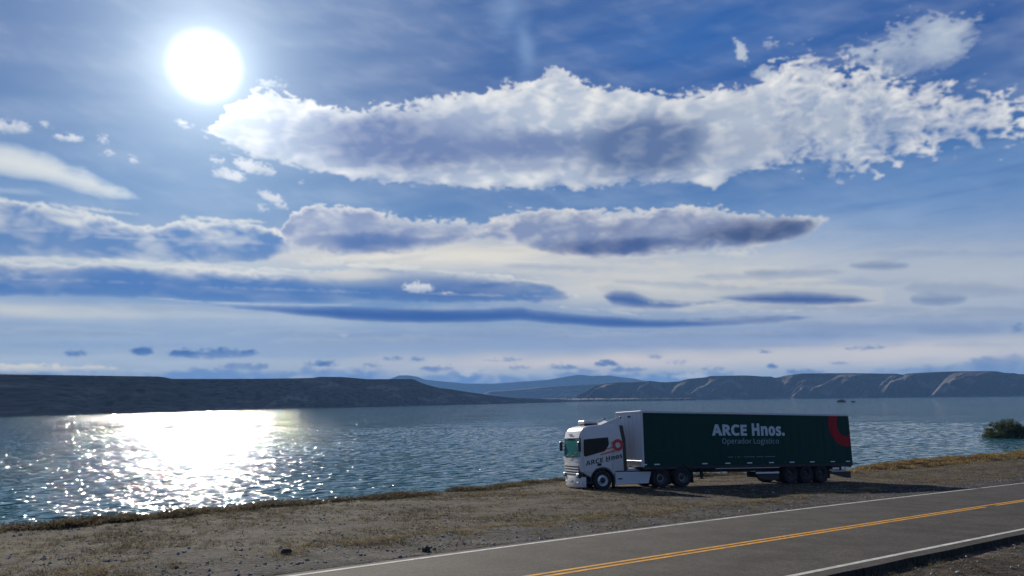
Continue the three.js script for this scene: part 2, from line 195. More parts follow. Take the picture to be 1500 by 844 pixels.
  // the sun's own glare in the thin high cloud round it
  const core = 0.8 * sstep(2.8, 0.2, th), ring = 0.40 * Math.exp(-Math.max(0, th - 2.1) / 1.5) + 0.40 * Math.exp(-th / 5.0);
  r += ring * 0.92 + core * 3; gg += ring * 0.99 + core * 3; b += ring + core * 3;
  OUT[0] = Math.max(r, 0); OUT[1] = Math.max(gg, 0); OUT[2] = Math.max(b, 0);
}
const SKYW = 4096, SKYH = 2048, skyData = new Float32Array(SKYW * SKYH * 4);
for (let row = 0; row < SKYH; row++) {
  const el = ((row + 0.5) / SKYH - 0.5) * 180;
  const coarse = el < -1 ? 0 : 1;
  for (let col = 0; col < SKYW; col++) {
    const i = (row * SKYW + col) * 4;
    if (!coarse) { skyData[i] = 0.16; skyData[i + 1] = 0.16; skyData[i + 2] = 0.16; skyData[i + 3] = 1; continue; }
    let az = ((col + 0.5) / SKYW - 0.5) * 360 + 90; if (az > 180) az -= 360;
    const near = Math.abs(az) < 50 && el < 40;
    if (!near && (col % 4 || 0) && el < 88) { const j = (row * SKYW + col - col % 4) * 4; skyData[i] = skyData[j]; skyData[i + 1] = skyData[j + 1]; skyData[i + 2] = skyData[j + 2]; skyData[i + 3] = 1; continue; }
    skyAt(az, Math.max(el, 0), near);
    skyData[i] = OUT[0]; skyData[i + 1] = OUT[1]; skyData[i + 2] = OUT[2]; skyData[i + 3] = 1;
  }
}
const skyTexture = new THREE.DataTexture(skyData, SKYW, SKYH, THREE.RGBAFormat, THREE.FloatType);
skyTexture.mapping = THREE.EquirectangularReflectionMapping; skyTexture.magFilter = THREE.LinearFilter; skyTexture.needsUpdate = true;
scene.background = skyTexture; scene.environment = skyTexture;
scene.backgroundIntensity = scene.environmentIntensity = 1 / 1.5;

// ---------------------------------------------------------------- naming
const taken = new Map();
const numbered = (n) => { const k = taken.get(n) || 0; taken.set(n, k + 1); return k ? n + '_' + String(k).padStart(3, '0') : n; };
function tag(o, label, category, group) { o.userData.label = label; o.userData.category = category; if (group) o.userData.group = group; return o; }
function structure(o, label) { o.userData.kind = 'structure'; if (label) o.userData.label = label; return o; }
function stuff(o, label, category) { o.userData.kind = 'stuff'; if (label) o.userData.label = label; if (category) o.userData.category = category; return o; }
function mesh(name, geo, mat, parent = scene) { const m = new THREE.Mesh(geo, mat); m.name = parent === scene ? numbered(name) : name; parent.add(m); return m; }
function group(name, pos = [0, 0, 0], parent = scene) { const g = new THREE.Group(); g.name = parent === scene ? numbered(name) : name; g.position.set(...pos); parent.add(g); return g; }
const std = (c, rough = 0.9, extra = {}) => { const m = new THREE.MeshStandardMaterial({ roughness: rough, ...extra }); m.color.setRGB(...c); return m; };
const phys = (c, rough = 0.5, extra = {}) => { const m = new THREE.MeshPhysicalMaterial({ roughness: rough, ...extra }); m.color.setRGB(...c); return m; };
function dataTex(w, h, fn, srgb = true) {
  const d = new Uint8Array(w * h * 4);
  for (let y = 0, i = 0; y < h; y++) for (let x = 0; x < w; x++, i += 4) { const c = fn(x, y); d[i] = clamp(c[0]) * 255; d[i + 1] = clamp(c[1]) * 255; d[i + 2] = clamp(c[2]) * 255; d[i + 3] = 255; }
  const t = new THREE.DataTexture(d, w, h); t.magFilter = THREE.LinearFilter; t.wrapS = t.wrapT = THREE.RepeatWrapping; if (srgb) t.colorSpace = THREE.SRGBColorSpace; t.needsUpdate = true; return t;
}

// ---------------------------------------------------------------- the lie of the land
// The parked lorry sets the frame: s runs along it to its rear, t away from the road towards the lake.
const O = v3(6.8927, EYE - 4.7489, -40.5005), U = v3(0.91208203, -0.03249358, -0.40871815), UP = v3(0.01027424, 0.99835298, -0.05644258).normalize();
const WD = v3(-0.40847579, -0.04733091, -0.91154118);
const uh = [U.x, U.z].map((v) => v / Math.hypot(U.x, U.z)), wh = [-(-uh[1]) * -1, -uh[0]].map((v) => v);   // plan axes
wh[0] = uh[1]; wh[1] = -uh[0];
const toST = (x, z) => [(x - O.x) * uh[0] + (z - O.z) * uh[1], (x - O.x) * wh[0] + (z - O.z) * wh[1]];
const toXZ = (s, t) => [O.x + s * uh[0] + t * wh[0], O.z + s * uh[1] + t * wh[1]];
const soften = (x, a, b) => x < a ? a - 30 * (1 - Math.exp((x - a) / 30)) : x > b ? b + 30 * (1 - Math.exp((b - x) / 30)) : x;
function plane(s, t) { const [x, z] = toXZ(soften(s, -45, 60), soften(t, -35, 60)); const y = O.y - (UP.x * (x - O.x) + UP.z * (z - O.z)) / UP.y, b = 0.42; return 0.5 * (y + b + Math.sqrt((y - b) * (y - b) + 0.04)); }
function groundHit(px, py, rise = 0) { const d = rayOf(px, py); let k = 10; for (let i = 0; i < 16000; i++) { const x = d.x * k, z = d.z * k, y = EYE + d.y * k; if (y <= plane(...toST(x, z)) + rise) break; k += 0.02; } return toST(d.x * k, d.z * k); }
const shorePts = [[-60, 784], [0, 775], [52, 771], [104, 768], [156, 762.5], [260, 753], [400, 740], [483, 734], [650, 721], [733, 712], [833, 704], [939, 699], [1060, 695], [1160, 691], [1250, 686.5], [1290, 682], [1350, 676], [1420, 670], [1500, 664.5], [1560, 660]].map(([x, y]) => groundHit(x, y));
shorePts.unshift([-70, shorePts[0][1] - (shorePts[0][0] + 70) * 0.35], [-42, shorePts[0][1] - (shorePts[0][0] + 42) * 0.45]);
{ const n = shorePts.length, [s1, t1] = shorePts[n - 1]; shorePts.push([s1 + 60, t1 + 14], [s1 + 900, t1 + 60]); shorePts.unshift([-1200, shorePts[0][1] - 160]); }
shorePts.sort((a, b) => a[0] - b[0]);
function shoreBase(s) { let i = 1; while (i < shorePts.length - 1 && shorePts[i][0] < s) i++; const [a, p] = shorePts[i - 1], [b, q] = shorePts[i]; return lerp(p, q, clamp((s - a) / (b - a), -1, 2)); }
const shore = (s) => shoreBase(s) + 0.32 * fbm(s * 0.35 + 4, 2.2, 3);
const fitLine = (pts, deg) => {                      // least squares polynomial t(s) through the marking, drawn out straight beyond it
  const P = pts.map(([x, y]) => groundHit(x, y, 0.034)), n = deg + 1, A = Array.from({ length: n }, () => new Array(n + 1).fill(0));
  for (const [s, t] of P) for (let i = 0; i < n; i++) { A[i][n] += (s / 20) ** i * t; for (let j = 0; j < n; j++) A[i][j] += (s / 20) ** (i + j); }
  for (let i = 0; i < n; i++) { for (let k = 0; k < n; k++) if (k !== i) { const f = A[k][i] / A[i][i]; for (let j = i; j <= n; j++) A[k][j] -= f * A[i][j]; } }
  const c = A.map((r, i) => r[n] / r[i]), lo = Math.min(...P.map((p) => p[0])) - 2, hi = Math.max(...P.map((p) => p[0])) + 2;
  return (s) => { const q = clamp(s, lo, hi) / 20; let v = 0, d = 0; for (let i = 0; i < n; i++) { v += c[i] * q ** i; if (i) d += i * c[i] * q ** (i - 1); } return v + d / 20 * (s - q * 20); };
};
const lineFar = fitLine([[438, 843.2], [660, 812], [840, 787.1], [970, 771], [1100, 755.9], [1240, 737.9], [1370, 722.6], [1500, 707.7]], 3);
const lineMid = fitLine([[794, 842.7], [960, 817], [1240, 772.7], [1370, 753.2], [1500, 733.3]], 2);
const lineNearFit = fitLine([[1161.7, 844], [1240, 827.5], [1370, 800.3], [1500, 775.5]], 1);
const lineNear = (s) => lerp(lineMid(s) - (lineFar(s) - lineMid(s)) * 0.95, lineNearFit(s), sstep(26, 12, s) * sstep(-34, -16, s));
const edgeFar = (s) => lineFar(s) + 0.28 + 0.05 * fbm(s * 0.8, 3, 3), edgeNear = (s) => lineNear(s) - 0.40 - 0.05 * fbm(s * 0.5, 9, 2);
function relief(s, t) {                              // how far the soil stands above or below the even slope
  const lorry = sstep(-6.5, -4.2, s) * sstep(19, 16.5, s) * sstep(-2.6, -1.2, t) * sstep(5.4, 3.8, t);
  const rough = (0.10 * fbm(s * 0.13, t * 0.22 + 7, 3) + 0.045 * fbm(s * 0.6 + 3, t * 0.9, 3) + 0.02 * fbm(s * 2.3, t * 2.3, 2)) * (1 - 0.93 * lorry);
  const dF = t - edgeFar(s), dN = edgeNear(s) - t;
  if (dF > 0) return rough * sstep(0, 2.5, dF) - 0.015 - 0.02 * sstep(0.6, 0, dF) + 0.05 * Math.exp(-((dF - 2.9) ** 2) / 0.35) * (1 - lorry);
  if (dN > -0.6) return -0.12 + (rough - 0.12 * sstep(0.2, 6, dN) + 0.05 * fbm(s * 1.7, t * 1.7, 3)) * sstep(0.1, 1.2, dN);
  return -0.3;
}
function groundY(s, t) {
  const y = plane(s, t) + relief(s, t), d = t - shore(s);
  const steep = lerp(1.1, 2.6, sstep(16, 30, s) * sstep(46, 36, s));
  return d > 0 ? lerp(y, -1.6, sstep(0, steep * 1.6, d)) : y - 0.0 * d;
}
const onGround = (s, t) => { const [x, z] = toXZ(s, t); return [x, groundY(s, t), z]; };

// ---------------------------------------------------------------- ground sheet
const grains = new Float32Array(1024 * 1024);
{ const r = rng(5); for (let i = 0; i < grains.length; i++) grains[i] = r(); }
const tileN = (x, y, n, k) => { const a = x / 1024 * n, b = y / 1024 * n, ix = Math.floor(a), iy = Math.floor(b), fx = a - ix, fy = b - iy, h = (i, j) => grains[(((j + n) % n) * 1009 + ((i + n) % n) * 31 + k * 7919) % 1048573 & 1048575]; const u = fx * fx * (3 - 2 * fx), v = fy * fy * (3 - 2 * fy); return lerp(lerp(h(ix, iy), h(ix + 1, iy), u), lerp(h(ix, iy + 1), h(ix + 1, iy + 1), u), v); };
const soilHeight = new Float32Array(1024 * 1024);
const soilTex = dataTex(1024, 1024, (x, y) => {
  const g = grains[y * 1024 + x], a = tileN(x, y, 320, 1), b = tileN(x, y, 130, 2), c = tileN(x, y, 44, 3), d = tileN(x, y, 12, 4);
  const stone = sstep(0.80, 0.92, a) * 0.9, straw = sstep(0.72, 0.9, tileN(x * 0.35, y * 1.0, 190, 6)) * sstep(0.35, 0.6, c);
  soilHeight[y * 1024 + x] = 0.3 * a + 0.35 * b + 0.25 * c + 0.25 * stone + 0.1 * g;
  let v = 0.60 + 0.20 * (g - 0.5) + 0.46 * (a - 0.5) + 0.40 * (b - 0.5) + 0.30 * (c - 0.5) + 0.2 * (d - 0.5);
  if (tileN(x, y, 240, 9) < 0.1) v *= 0.55;
  return [v + 0.22 * stone + 0.2 * straw, v + 0.22 * stone + 0.17 * straw, v + 0.22 * stone + 0.04 * straw];
});
const soilBump = dataTex(1024, 1024, (x, y) => { const h = soilHeight[y * 1024 + x]; return [h, h, h]; }, false);
const line = (a, b, n) => Array.from({ length: n }, (_, i) => lerp(a, b, i / n));
function gridAxis(parts) { const out = []; for (const [a, b, step] of parts) out.push(...line(a, b, Math.max(1, Math.round((b - a) / step)))); out.push(parts[parts.length - 1][1]); return out; }
{
  const S = gridAxis([[-1400, -200, 120], [-200, -60, 10], [-60, -32, 1.5], [-32, 36, 0.33], [36, 70, 0.7], [70, 170, 2.5], [170, 400, 20], [400, 1500, 100]]);
  const T = gridAxis([[-1500, -200, 130], [-200, -45, 8], [-45, -27, 0.6], [-27, 24, 0.28], [24, 60, 0.8], [60, 110, 2.5], [110, 260, 25]]);
  const n = S.length, m = T.length, pos = new Float32Array(n * m * 3), uv = new Float32Array(n * m * 2), col = new Float32Array(n * m * 3), idx = [];
  const dirt = [0.235, 0.190, 0.145], grass = [0.215, 0.182, 0.100], gravel = [0.175, 0.160, 0.147], tan = [0.33, 0.235, 0.145], ochre = [0.36, 0.285, 0.135], umber = [0.135, 0.105, 0.080];
  for (let j = 0, k = 0; j < m; j++) for (let i = 0; i < n; i++, k++) {
    const s = S[i], t = T[j], [x, y, z] = onGround(s, t);
    pos.set([x, y, z], k * 3); uv.set([x / 7.3, -z / 7.3], k * 2);
    const dF = t - edgeFar(s), dN = edgeNear(s) - t, dS = shore(s) - t, n1 = fbm(s * 0.10, t * 0.22, 4), n2 = fbm(s * 0.35 + 20, t * 0.6, 4), n3 = fbm(s * 0.05 + 9, t * 0.09, 3);
    let c = [...dirt]; const mixc = (b, a) => { a = clamp(a); for (let q = 0; q < 3; q++) c[q] = lerp(c[q], b[q], a); };
    mixc(grass, 0.35 + 1.6 * n1 + 0.9 * n2);
    mixc(gravel, sstep(0.05, 0.35, n3 + 0.5 * n2) * 0.8);
    mixc(tan, sstep(-14, -2, s) * sstep(-5.5, -1, t + 2 * n1) * sstep(0.3, -0.2, n2) * 0.85);
    mixc(ochre, sstep(22, 34, s) * sstep(9, 2, dS) * (0.7 + 1.2 * n2));
    mixc(grass, sstep(3.5, 1.2, dS) * sstep(-10, -22, s) * 0.8);
    mixc(grass, Math.exp(-((dF - 3.6 - 1.0 * n1) ** 2) / 0.8) * sstep(-14, -8, s) * sstep(6, -2, s) * 1.1);
    { const wob = 0.7 * fbm(s * 0.07, 3.3, 2); for (const tr of [5.2, 7.0]) mixc([0.25, 0.215, 0.175], Math.exp(-(((dF - tr - wob) / 0.32) ** 2)) * clamp(0.5 + 1.2 * n1) * sstep(2, -6, s)); }
    mixc(gravel, sstep(3.2 + 1.2 * n2, 2.2, dF) * 0.95);
    mixc(umber, sstep(0.16, 0.34, fbm(s * 0.8 + 33, t * 1.3, 4)) * 0.55 * sstep(0.3, 2, dF));
    if (dN > 0) { c = [...umber]; mixc(dirt, 0.35 + 1.4 * n2); }
    mixc([0.30, 0.24, 0.17], sstep(0.35, -0.2, dS) * sstep(20, 27, s) * 0.8);
    mixc([0.10, 0.085, 0.06], sstep(-0.2, -0.9, dS) * sstep(27, 18, s));
    { const q = 0.54 * (1 + 0.55 * n2 + 0.35 * n1); col.set(c.map((v) => v * q), k * 3); }
    if (i < n - 1 && j < m - 1) idx.push(k, k + 1, k + n, k + 1, k + n + 1, k + n);
  }
  const g = new THREE.BufferGeometry(); g.setAttribute('position', new THREE.BufferAttribute(pos, 3)); g.setAttribute('uv', new THREE.BufferAttribute(uv, 2)); g.setAttribute('color', new THREE.BufferAttribute(col, 3)); g.setIndex(idx); g.computeVertexNormals();
  const ok = g.attributes.normal.getY(Math.floor(n * m / 2)); if (ok < 0) { for (let q = 0; q < idx.length; q += 3) { const a = idx[q]; idx[q] = idx[q + 1]; idx[q + 1] = a; } g.setIndex(idx); g.computeVertexNormals(); }
  structure(mesh('ground', g, phys([1, 1, 1], 1, { specularIntensity: 0.25, vertexColors: true, map: soilTex, bumpMap: soilBump, bumpScale: 0.05 })), 'dry stony verge of gravel and short grass between road and lake');
}

// ---------------------------------------------------------------- road
const road = structure(group('road'), 'two lane asphalt road with white edge lines and double yellow centre line');
{
  const tarTex = dataTex(1024, 1024, (x, y) => { const g = grains[y * 1024 + x], a = tileN(x, y, 300, 11), b = tileN(x, y, 60, 12), c = tileN(x, y, 9, 13), d = tileN(x, y, 500, 15); let v = 0.70 + 0.34 * (g - 0.5) + 0.42 * (a - 0.5) + 0.18 * (b - 0.5) + 0.22 * (c - 0.5) + 0.28 * (d - 0.5); if (tileN(x, y, 110, 14) > 0.9) v *= 0.8; return [v, v * 0.985, v * 0.965]; });
  const tarBump = dataTex(512, 512, (x, y) => { const v = tileN(x * 2, y * 2, 360, 21) * 0.6 + grains[y * 1024 + x] * 0.4; return [v, v, v]; }, false);
  const tarMat = phys([0.060, 0.054, 0.046], 0.9, { specularIntensity: 0.35, map: tarTex, bumpMap: tarBump, bumpScale: 0.008 });
  const S = gridAxis([[-1200, -200, 60], [-200, -60, 6], [-60, 60, 0.5], [60, 200, 6], [200, 1300, 60]]);
  const lift = 0.03;
  function ribbon(f0, f1, rise, thick, from = -1e9, to = 1e9, cols = 1) {
    const list = S.filter((s) => s >= from && s <= to), pos = [], uv = [], idx = [], n = cols + 1;
    const ring = thick ? n + 2 : n;
    for (const s of list) {
      const a = f0(s), b = f1(s);
      const put = (t, dy) => { const [x, z] = toXZ(s, t); pos.push(x, plane(s, t) + rise + dy, z); uv.push(s / 6.1, t / 6.1); };
      if (thick) put(a - 0.03, -thick);
      for (let i = 0; i < n; i++) put(lerp(a, b, i / cols), 0);
      if (thick) put(b + 0.03, -thick);
    }
    for (let i = 0; i < list.length - 1; i++) for (let j = 0; j < ring - 1; j++) { const p = i * ring + j, q = p + ring; idx.push(p, q, p + 1, p + 1, q, q + 1); }
    const g = new THREE.BufferGeometry(); g.setAttribute('position', new THREE.Float32BufferAttribute(pos, 3)); g.setAttribute('uv', new THREE.Float32BufferAttribute(uv, 2)); g.setIndex(idx); g.computeVertexNormals();
    if (g.attributes.normal.getY(ring * 3 + (thick ? 2 : 0)) < 0) { for (let q = 0; q < idx.length; q += 3) { const a = idx[q]; idx[q] = idx[q + 1]; idx[q + 1] = a; } g.setIndex(idx); g.computeVertexNormals(); }
    return toCreasedNormals(g, 0.6);
  }
  { const g = ribbon(edgeNear, edgeFar, lift, 0.32, -1e9, 1e9, 36), p = g.attributes.position, col = new Float32Array(p.count * 3);
    for (let i = 0; i < p.count; i++) { const [s, t] = toST(p.getX(i), p.getZ(i)), f = lineFar(s), m = lineMid(s), n = lineNear(s), lane = t > m ? (t - m) / (f - m) : (m - t) / (m - n), track = Math.exp(-(((lane - 0.27) / 0.09) ** 2)) + Math.exp(-(((lane - 0.75) / 0.09) ** 2));
      const v = 1 + 0.22 * fbm(s * 0.12, t * 0.9, 3) + 0.16 * fbm(s * 0.9, t * 1.1 + 4, 3) + 0.07 * track - 0.06 * Math.exp(-(((lane - 0.5) / 0.12) ** 2)); col.set([v, v * 0.99, v * 0.97], i * 3); }
    g.setAttribute('color', new THREE.BufferAttribute(col, 3)); tarMat.vertexColors = true; mesh('asphalt', g, tarMat, road); }
  const wornTex = (hue) => dataTex(512, 512, (x, y) => { const a = tileN(x * 2, y * 2, 230, 31), b = tileN(x * 2, y * 2, 40, 32), w = sstep(0.78, 0.95, a + 0.25 * (b - 0.5)); return hue.map((h) => lerp(h * (0.88 + 0.24 * (b - 0.5) + 0.1 * (a - 0.5)), 0.45, w * 0.8)); });
  const white = phys([0.46, 0.45, 0.43], 0.85, { specularIntensity: 0.4, map: wornTex([1, 1, 0.98]) }), yellow = phys([0.56, 0.275, 0.015], 0.85, { specularIntensity: 0.4, map: wornTex([1, 0.97, 0.9]) });
  const strip = (name, f, w, mat, from, to) => mesh(name, ribbon((s) => f(s) - w / 2, (s) => f(s) + w / 2, lift + 0.004, 0, from, to), mat, road);
  strip('edge_line', lineFar, 0.145, white); strip('edge_line', lineNear, 0.135, white);
  strip('centre_line', (s) => lineMid(s) + 0.12, 0.125, yellow);
  strip('centre_line', (s) => lineMid(s) - 0.12, 0.125, yellow, -1e9, 4.6); strip('centre_line', (s) => lineMid(s) - 0.12, 0.125, yellow, 5.4, 1e9);
}

// ---------------------------------------------------------------- lake
{
  const N = 1024, TILE = 26, hx = new Float32Array(N * N), hz = new Float32Array(N * N), r = rng(91);
  const W = [];
  for (let i = 0; i < 46; i++) { const lambda = 0.26 * Math.pow(2.3 / 0.26, r()), ang = -0.3 + (r() + r() - 1) * 1.6, k = TILE / lambda; W.push([Math.round(Math.sin(ang) * k), Math.round(Math.cos(ang) * k), r() * 6.283, 1]); }
  const slope = 0.27 * Math.sqrt(2 / W.length);
  const tab = new Float32Array(65536); for (let i = 0; i < 65536; i++) { const p = i / 65536 * 6.2831853; tab[i] = Math.sin(p) + 0.22 * Math.sin(2 * p); }
  for (const [kx, kz, ph] of W) { const kk = Math.hypot(kx, kz) || 1, ax = slope * kx / kk, az = slope * kz / kk, p0 = ph / 6.2831853 * 65536;
    for (let y = 0; y < N; y++) { let p = p0 + kz * y / N * 65536; const step = kx / N * 65536; for (let x = 0, i = y * N; x < N; x++, i++, p += step) { const s = tab[p & 65535]; hx[i] += ax * s; hz[i] += az * s; } } }
  const normalTex = dataTex(N, N, (x, y) => { const i = y * N + x, gs = 0.55 + 0.9 * (0.6 * tileN(x, y, 9, 61) + 0.4 * tileN(x, y, 23, 62)), a = -hx[i] * gs, b = -hz[i] * gs, l = 1 / Math.hypot(a, b, 1); return [a * l * 0.5 + 0.5, b * l * 0.5 + 0.5, l * 0.5 + 0.5]; }, false);
  const gust = dataTex(512, 512, (x, y) => { const v = tileN(x * 2, y * 2, 7, 51) * 0.45 + tileN(x * 2, y * 2, 23, 52) * 0.35 + tileN(x * 2, y * 2, 70, 53) * 0.2; const q = 0.5 + 0.5 * sstep(0.3, 0.7, v); return [q, q, q]; }, false);
  const rough = gust.clone(); rough.repeat.set(TILE / 420, TILE / 150);
  // waves that stand up as real shape near the shore
  const big = [], r2 = rng(17);
  for (let i = 0; i < 26; i++) { const lambda = 1.2 * Math.pow(4.6 / 1.2, r2()), ang = -0.4 + (r2() + r2() - 1) * 0.9, k = 6.2831853 / lambda; big.push([Math.sin(ang) * k, Math.cos(ang) * k, r2() * 6.283, 0.07 * Math.sqrt(2 / 26) / k, lambda]); }
  const R = []; for (let d = 20; d < 260; d *= 1.0062) R.push(d); for (let d = R[R.length - 1] * 1.012; d < 520; d *= 1.012) R.push(d); for (let d = 540; d < 9000; d *= 1.08) R.push(d); R.push(14000);
  const A = []; for (let a = -80; a < -42; a += 2) A.push(a); for (let a = -42; a < 42; a += 0.11) A.push(a); for (let a = 42; a <= 80; a += 2) A.push(a);
  const n = A.length, pos = new Float32Array(n * R.length * 3), uv = new Float32Array(n * R.length * 2), idx = new Uint32Array((n - 1) * (R.length - 1) * 6);
  let q = 0;
  for (let j = 0, k = 0; j < R.length; j++) { const d = R[j], res = d * 0.0062 * 2.4;
    for (let i = 0; i < n; i++, k++) { const a = A[i] / DEG, x = Math.sin(a) * d, z = -Math.cos(a) * d; let y = 0;
      if (d < 420 && Math.abs(A[i]) < 42.5) { const fade = sstep(420, 160, d), patch = 0.75 + 0.7 * noise(x * 0.02, z * 0.03); for (const w of big) if (w[4] > res) { const p = w[0] * x + w[1] * z + w[2]; y += w[3] * (Math.sin(p) + 0.25 * Math.cos(2 * p)) * fade * patch; } }
      pos[k * 3] = x; pos[k * 3 + 1] = y; pos[k * 3 + 2] = z; uv[k * 2] = x / TILE; uv[k * 2 + 1] = -z / TILE;
      if (i < n - 1 && j < R.length - 1) { idx[q++] = k; idx[q++] = k + 1; idx[q++] = k + n; idx[q++] = k + 1; idx[q++] = k + n + 1; idx[q++] = k + n; } } }
  const g = new THREE.BufferGeometry(); g.setAttribute('position', new THREE.BufferAttribute(pos, 3)); g.setAttribute('uv', new THREE.BufferAttribute(uv, 2)); g.setIndex(new THREE.BufferAttribute(idx, 1)); g.computeVertexNormals();
  const water = phys([0.017, 0.074, 0.084], 0.06, { specularIntensity: 0.26, ior: 1.33, normalMap: normalTex, roughnessMap: rough });
  structure(mesh('lake_water', g, water), 'wide wind-ruffled lake glittering under the sun');
}

// ---------------------------------------------------------------- far hills round the lake
const toPoint = (px, py, dist) => { const d = rayOf(px, py), k = dist / Math.hypot(d.x, d.z); return v3(d.x * k, EYE + d.y * k, d.z * k); };
function hill(name, label, sky, o) {
  // sky: [pixel x, pixel y of the crest, shore distance, set-back of the crest behind the shore]
  const pts = sky.map(([x, y, d, back]) => { const foot = toPoint(x, y, d), top = toPoint(x, y, d + back); return { az: Math.atan2(top.x, -top.z), d, back, h: top.y }; });
  const cols = o.cols, rows = o.rows, pos = [], col = [], idx = [], a0 = pts[0].az, a1 = pts[pts.length - 1].az, R = rows + 6;
  for (let i = 0; i <= cols; i++) {
    const az = lerp(a0, a1, i / cols); let k = 1; while (k < pts.length - 1 && pts[k].az < az) k++;
    const p = pts[k - 1], q = pts[k], f = clamp((az - p.az) / (q.az - p.az)), d = lerp(p.d, q.d, f), back = lerp(p.back, q.back, f), h = lerp(p.h, q.h, f) + (o.crumble || 0) * fbm(az * 400, 3, 3);
    const along = az * d / o.scale;
    for (let j = 0; j <= R; j++) {
      const b = j <= rows ? j / rows : 1 + (j - rows) * 0.5;
      const dist = d + back * (b - 0.02) + (b < 1 ? (1 - b) * back * 0.25 * fbm(along * 0.7, 8.1, 3) : 0);
      let y;
      if (b <= 1) {
        const skew = along + o.skew * b;
        const spur = 0.35 + 1.05 * noise(skew * 1.1, 4.4 + b * 0.3) + 0.25 * Math.abs(noise(skew * 1.7 + 3, 2.2)), spur2 = 0.4 + 0.95 * noise(skew * 2.6 + 7, b * 0.8) - 0.5 * Math.abs(noise(skew * 5.1, b * 1.5));
        const g = (o.spur * (spur - 0.35) + 0.45 * o.spur * (spur2 - 0.4)) * Math.min(1, b * 3) * (1 - b) * 1.2 * sstep(1, 0.86, b) + o.rough * fbm(along * 3.1, b * 5, 4) * b * (1 - b) * 2;
        const e = clamp(b + g), prof = e < 0.14 ? e * 0.32 : e < 0.8 ? 0.045 + (e - 0.14) * 1.09 : 0.764 + (e - 0.8) * 1.18;
        y = -1.5 + (h + 1.5) * clamp(prof, 0, 1.0);
        if (b >= 1) y = h;
      } else y = h * (1 - 0.10 * (b - 1)) - (o.fall || 0) * (b - 1);
      pos.push(Math.sin(az) * dist, y, -Math.cos(az) * dist);
      const v = fbm(along * 1.5, b * 3.5, 4), v2 = fbm(along * 9, b * 24 + 5, 3), bare = sstep(0.10, 0.35, v + 0.25 * v2), scrub = sstep(0.05, 0.3, v2 - 0.2 * v);
      const fine = 1 + 0.5 * fbm(along * 14, b * 40, 2), c = [0, 1, 2].map((n) => lerp(lerp(o.soil[n], o.bare[n], bare), o.scrub[n], scrub * 0.8) * fine); col.push(...c);
    }
  }
  for (let i = 0; i < cols; i++) for (let j = 0; j < R; j++) { const p = i * (R + 1) + j, q = p + R + 1; idx.push(p, q, p + 1, p + 1, q, q + 1); }
  const g = new THREE.BufferGeometry(); g.setAttribute('position', new THREE.Float32BufferAttribute(pos, 3)); g.setAttribute('color', new THREE.Float32BufferAttribute(col, 3)); g.setIndex(idx); g.computeVertexNormals();
  structure(mesh(name, g, std([1, 1, 1], 1, { vertexColors: true })), label);
}
const earth = { soil: [0.105, 0.082, 0.064], bare: [0.20, 0.158, 0.122], scrub: [0.042, 0.038, 0.028] };
hill('mountain_range', 'far blue mountain range between the two mesas', [[520, 566, 5500, 250], [560, 559, 5500, 250], [577, 553, 5500, 250], [584, 550, 5500, 250], [599, 550, 5500, 250], [613, 552.5, 5500, 250], [621, 556, 5500, 250], [650, 559, 5500, 250], [680, 561.5, 5500, 250], [720, 562, 5500, 250], [760, 559, 5500, 250], [800, 556.5, 5500, 250], [816, 554, 5500, 250], [836, 550.5, 5500, 250], [848, 549, 5500, 250], [867, 551, 5500, 250], [892, 550, 5500, 250], [908, 552.5, 5500, 250], [930, 554.7, 5500, 250], [942, 557.5, 5500, 250], [972, 560, 5500, 250], [1020, 563, 5500, 250], [1060, 570, 5500, 250]], { ...earth, soil: [0.06, 0.055, 0.05], bare: [0.09, 0.08, 0.07], cols: 240, rows: 18, scale: 550, skew: 0.6, spur: 0.15, rough: 0.1, crumble: 1.5 });
hill('hill', 'low blue hill behind the spit of trees', [[690, 583, 3300, 100], [708, 577, 3300, 100], [717, 573.5, 3300, 100], [750, 571.5, 3300, 100], [800, 566.7, 3300, 100], [835, 564.7, 3300, 100], [860, 563, 3300, 100], [885, 562, 3300, 100], [930, 561, 3300, 100], [980, 563, 3300, 100]], { ...earth, cols: 160, rows: 20, scale: 420, skew: 0.9, spur: 0.2, rough: 0.12, crumble: 1.5 });
hill('mesa', 'long flat topped mesa with gullied spurs on the right shore',
  [[845, 580, 2100, 16], [862, 572, 2100, 43], [873, 564.5, 2100, 81], [887, 561.7, 2100, 89], [907, 560, 2100, 97], [928, 560, 2100, 97], [942, 559, 2100, 103], [952, 558, 2100, 103], [967, 559.7, 2100, 103], [977, 560, 2100, 103], [995, 558.7, 2100, 103], [1008, 555, 2100, 108], [1033, 553, 2100, 108], [1040, 551, 2100, 108], [1060, 550.6, 2100, 108], [1090, 550, 2100, 108], [1105, 550.7, 2100, 108], [1117, 551.7, 2100, 108], [1128, 551.5, 2100, 108], [1136, 553.5, 2100, 114], [1142, 552.3, 2100, 114], [1150, 550.2, 2100, 114], [1162, 548.5, 2100, 108], [1176, 547, 2100, 108], [1250, 546.7, 2100, 108], [1313, 547.5, 2100, 108], [1322, 549, 2100, 108], [1328, 547.4, 2100, 108], [1363, 545.3, 2100, 108], [1400, 544, 2100, 108], [1450, 543.7, 2100, 108], [1460, 544, 2100, 108], [1472, 546.3, 2100, 108], [1487, 546.7, 2100, 108], [1491, 548, 2100, 108], [1560, 548.5, 2100, 108], [1660, 551, 2100, 108], [1800, 556, 2100, 108]],
  { ...earth, soil: [0.062, 0.048, 0.038], bare: [0.125, 0.098, 0.076], cols: 620, rows: 64, scale: 80, skew: -0.9, spur: 0.55, rough: 0.10, crumble: 0.7 });
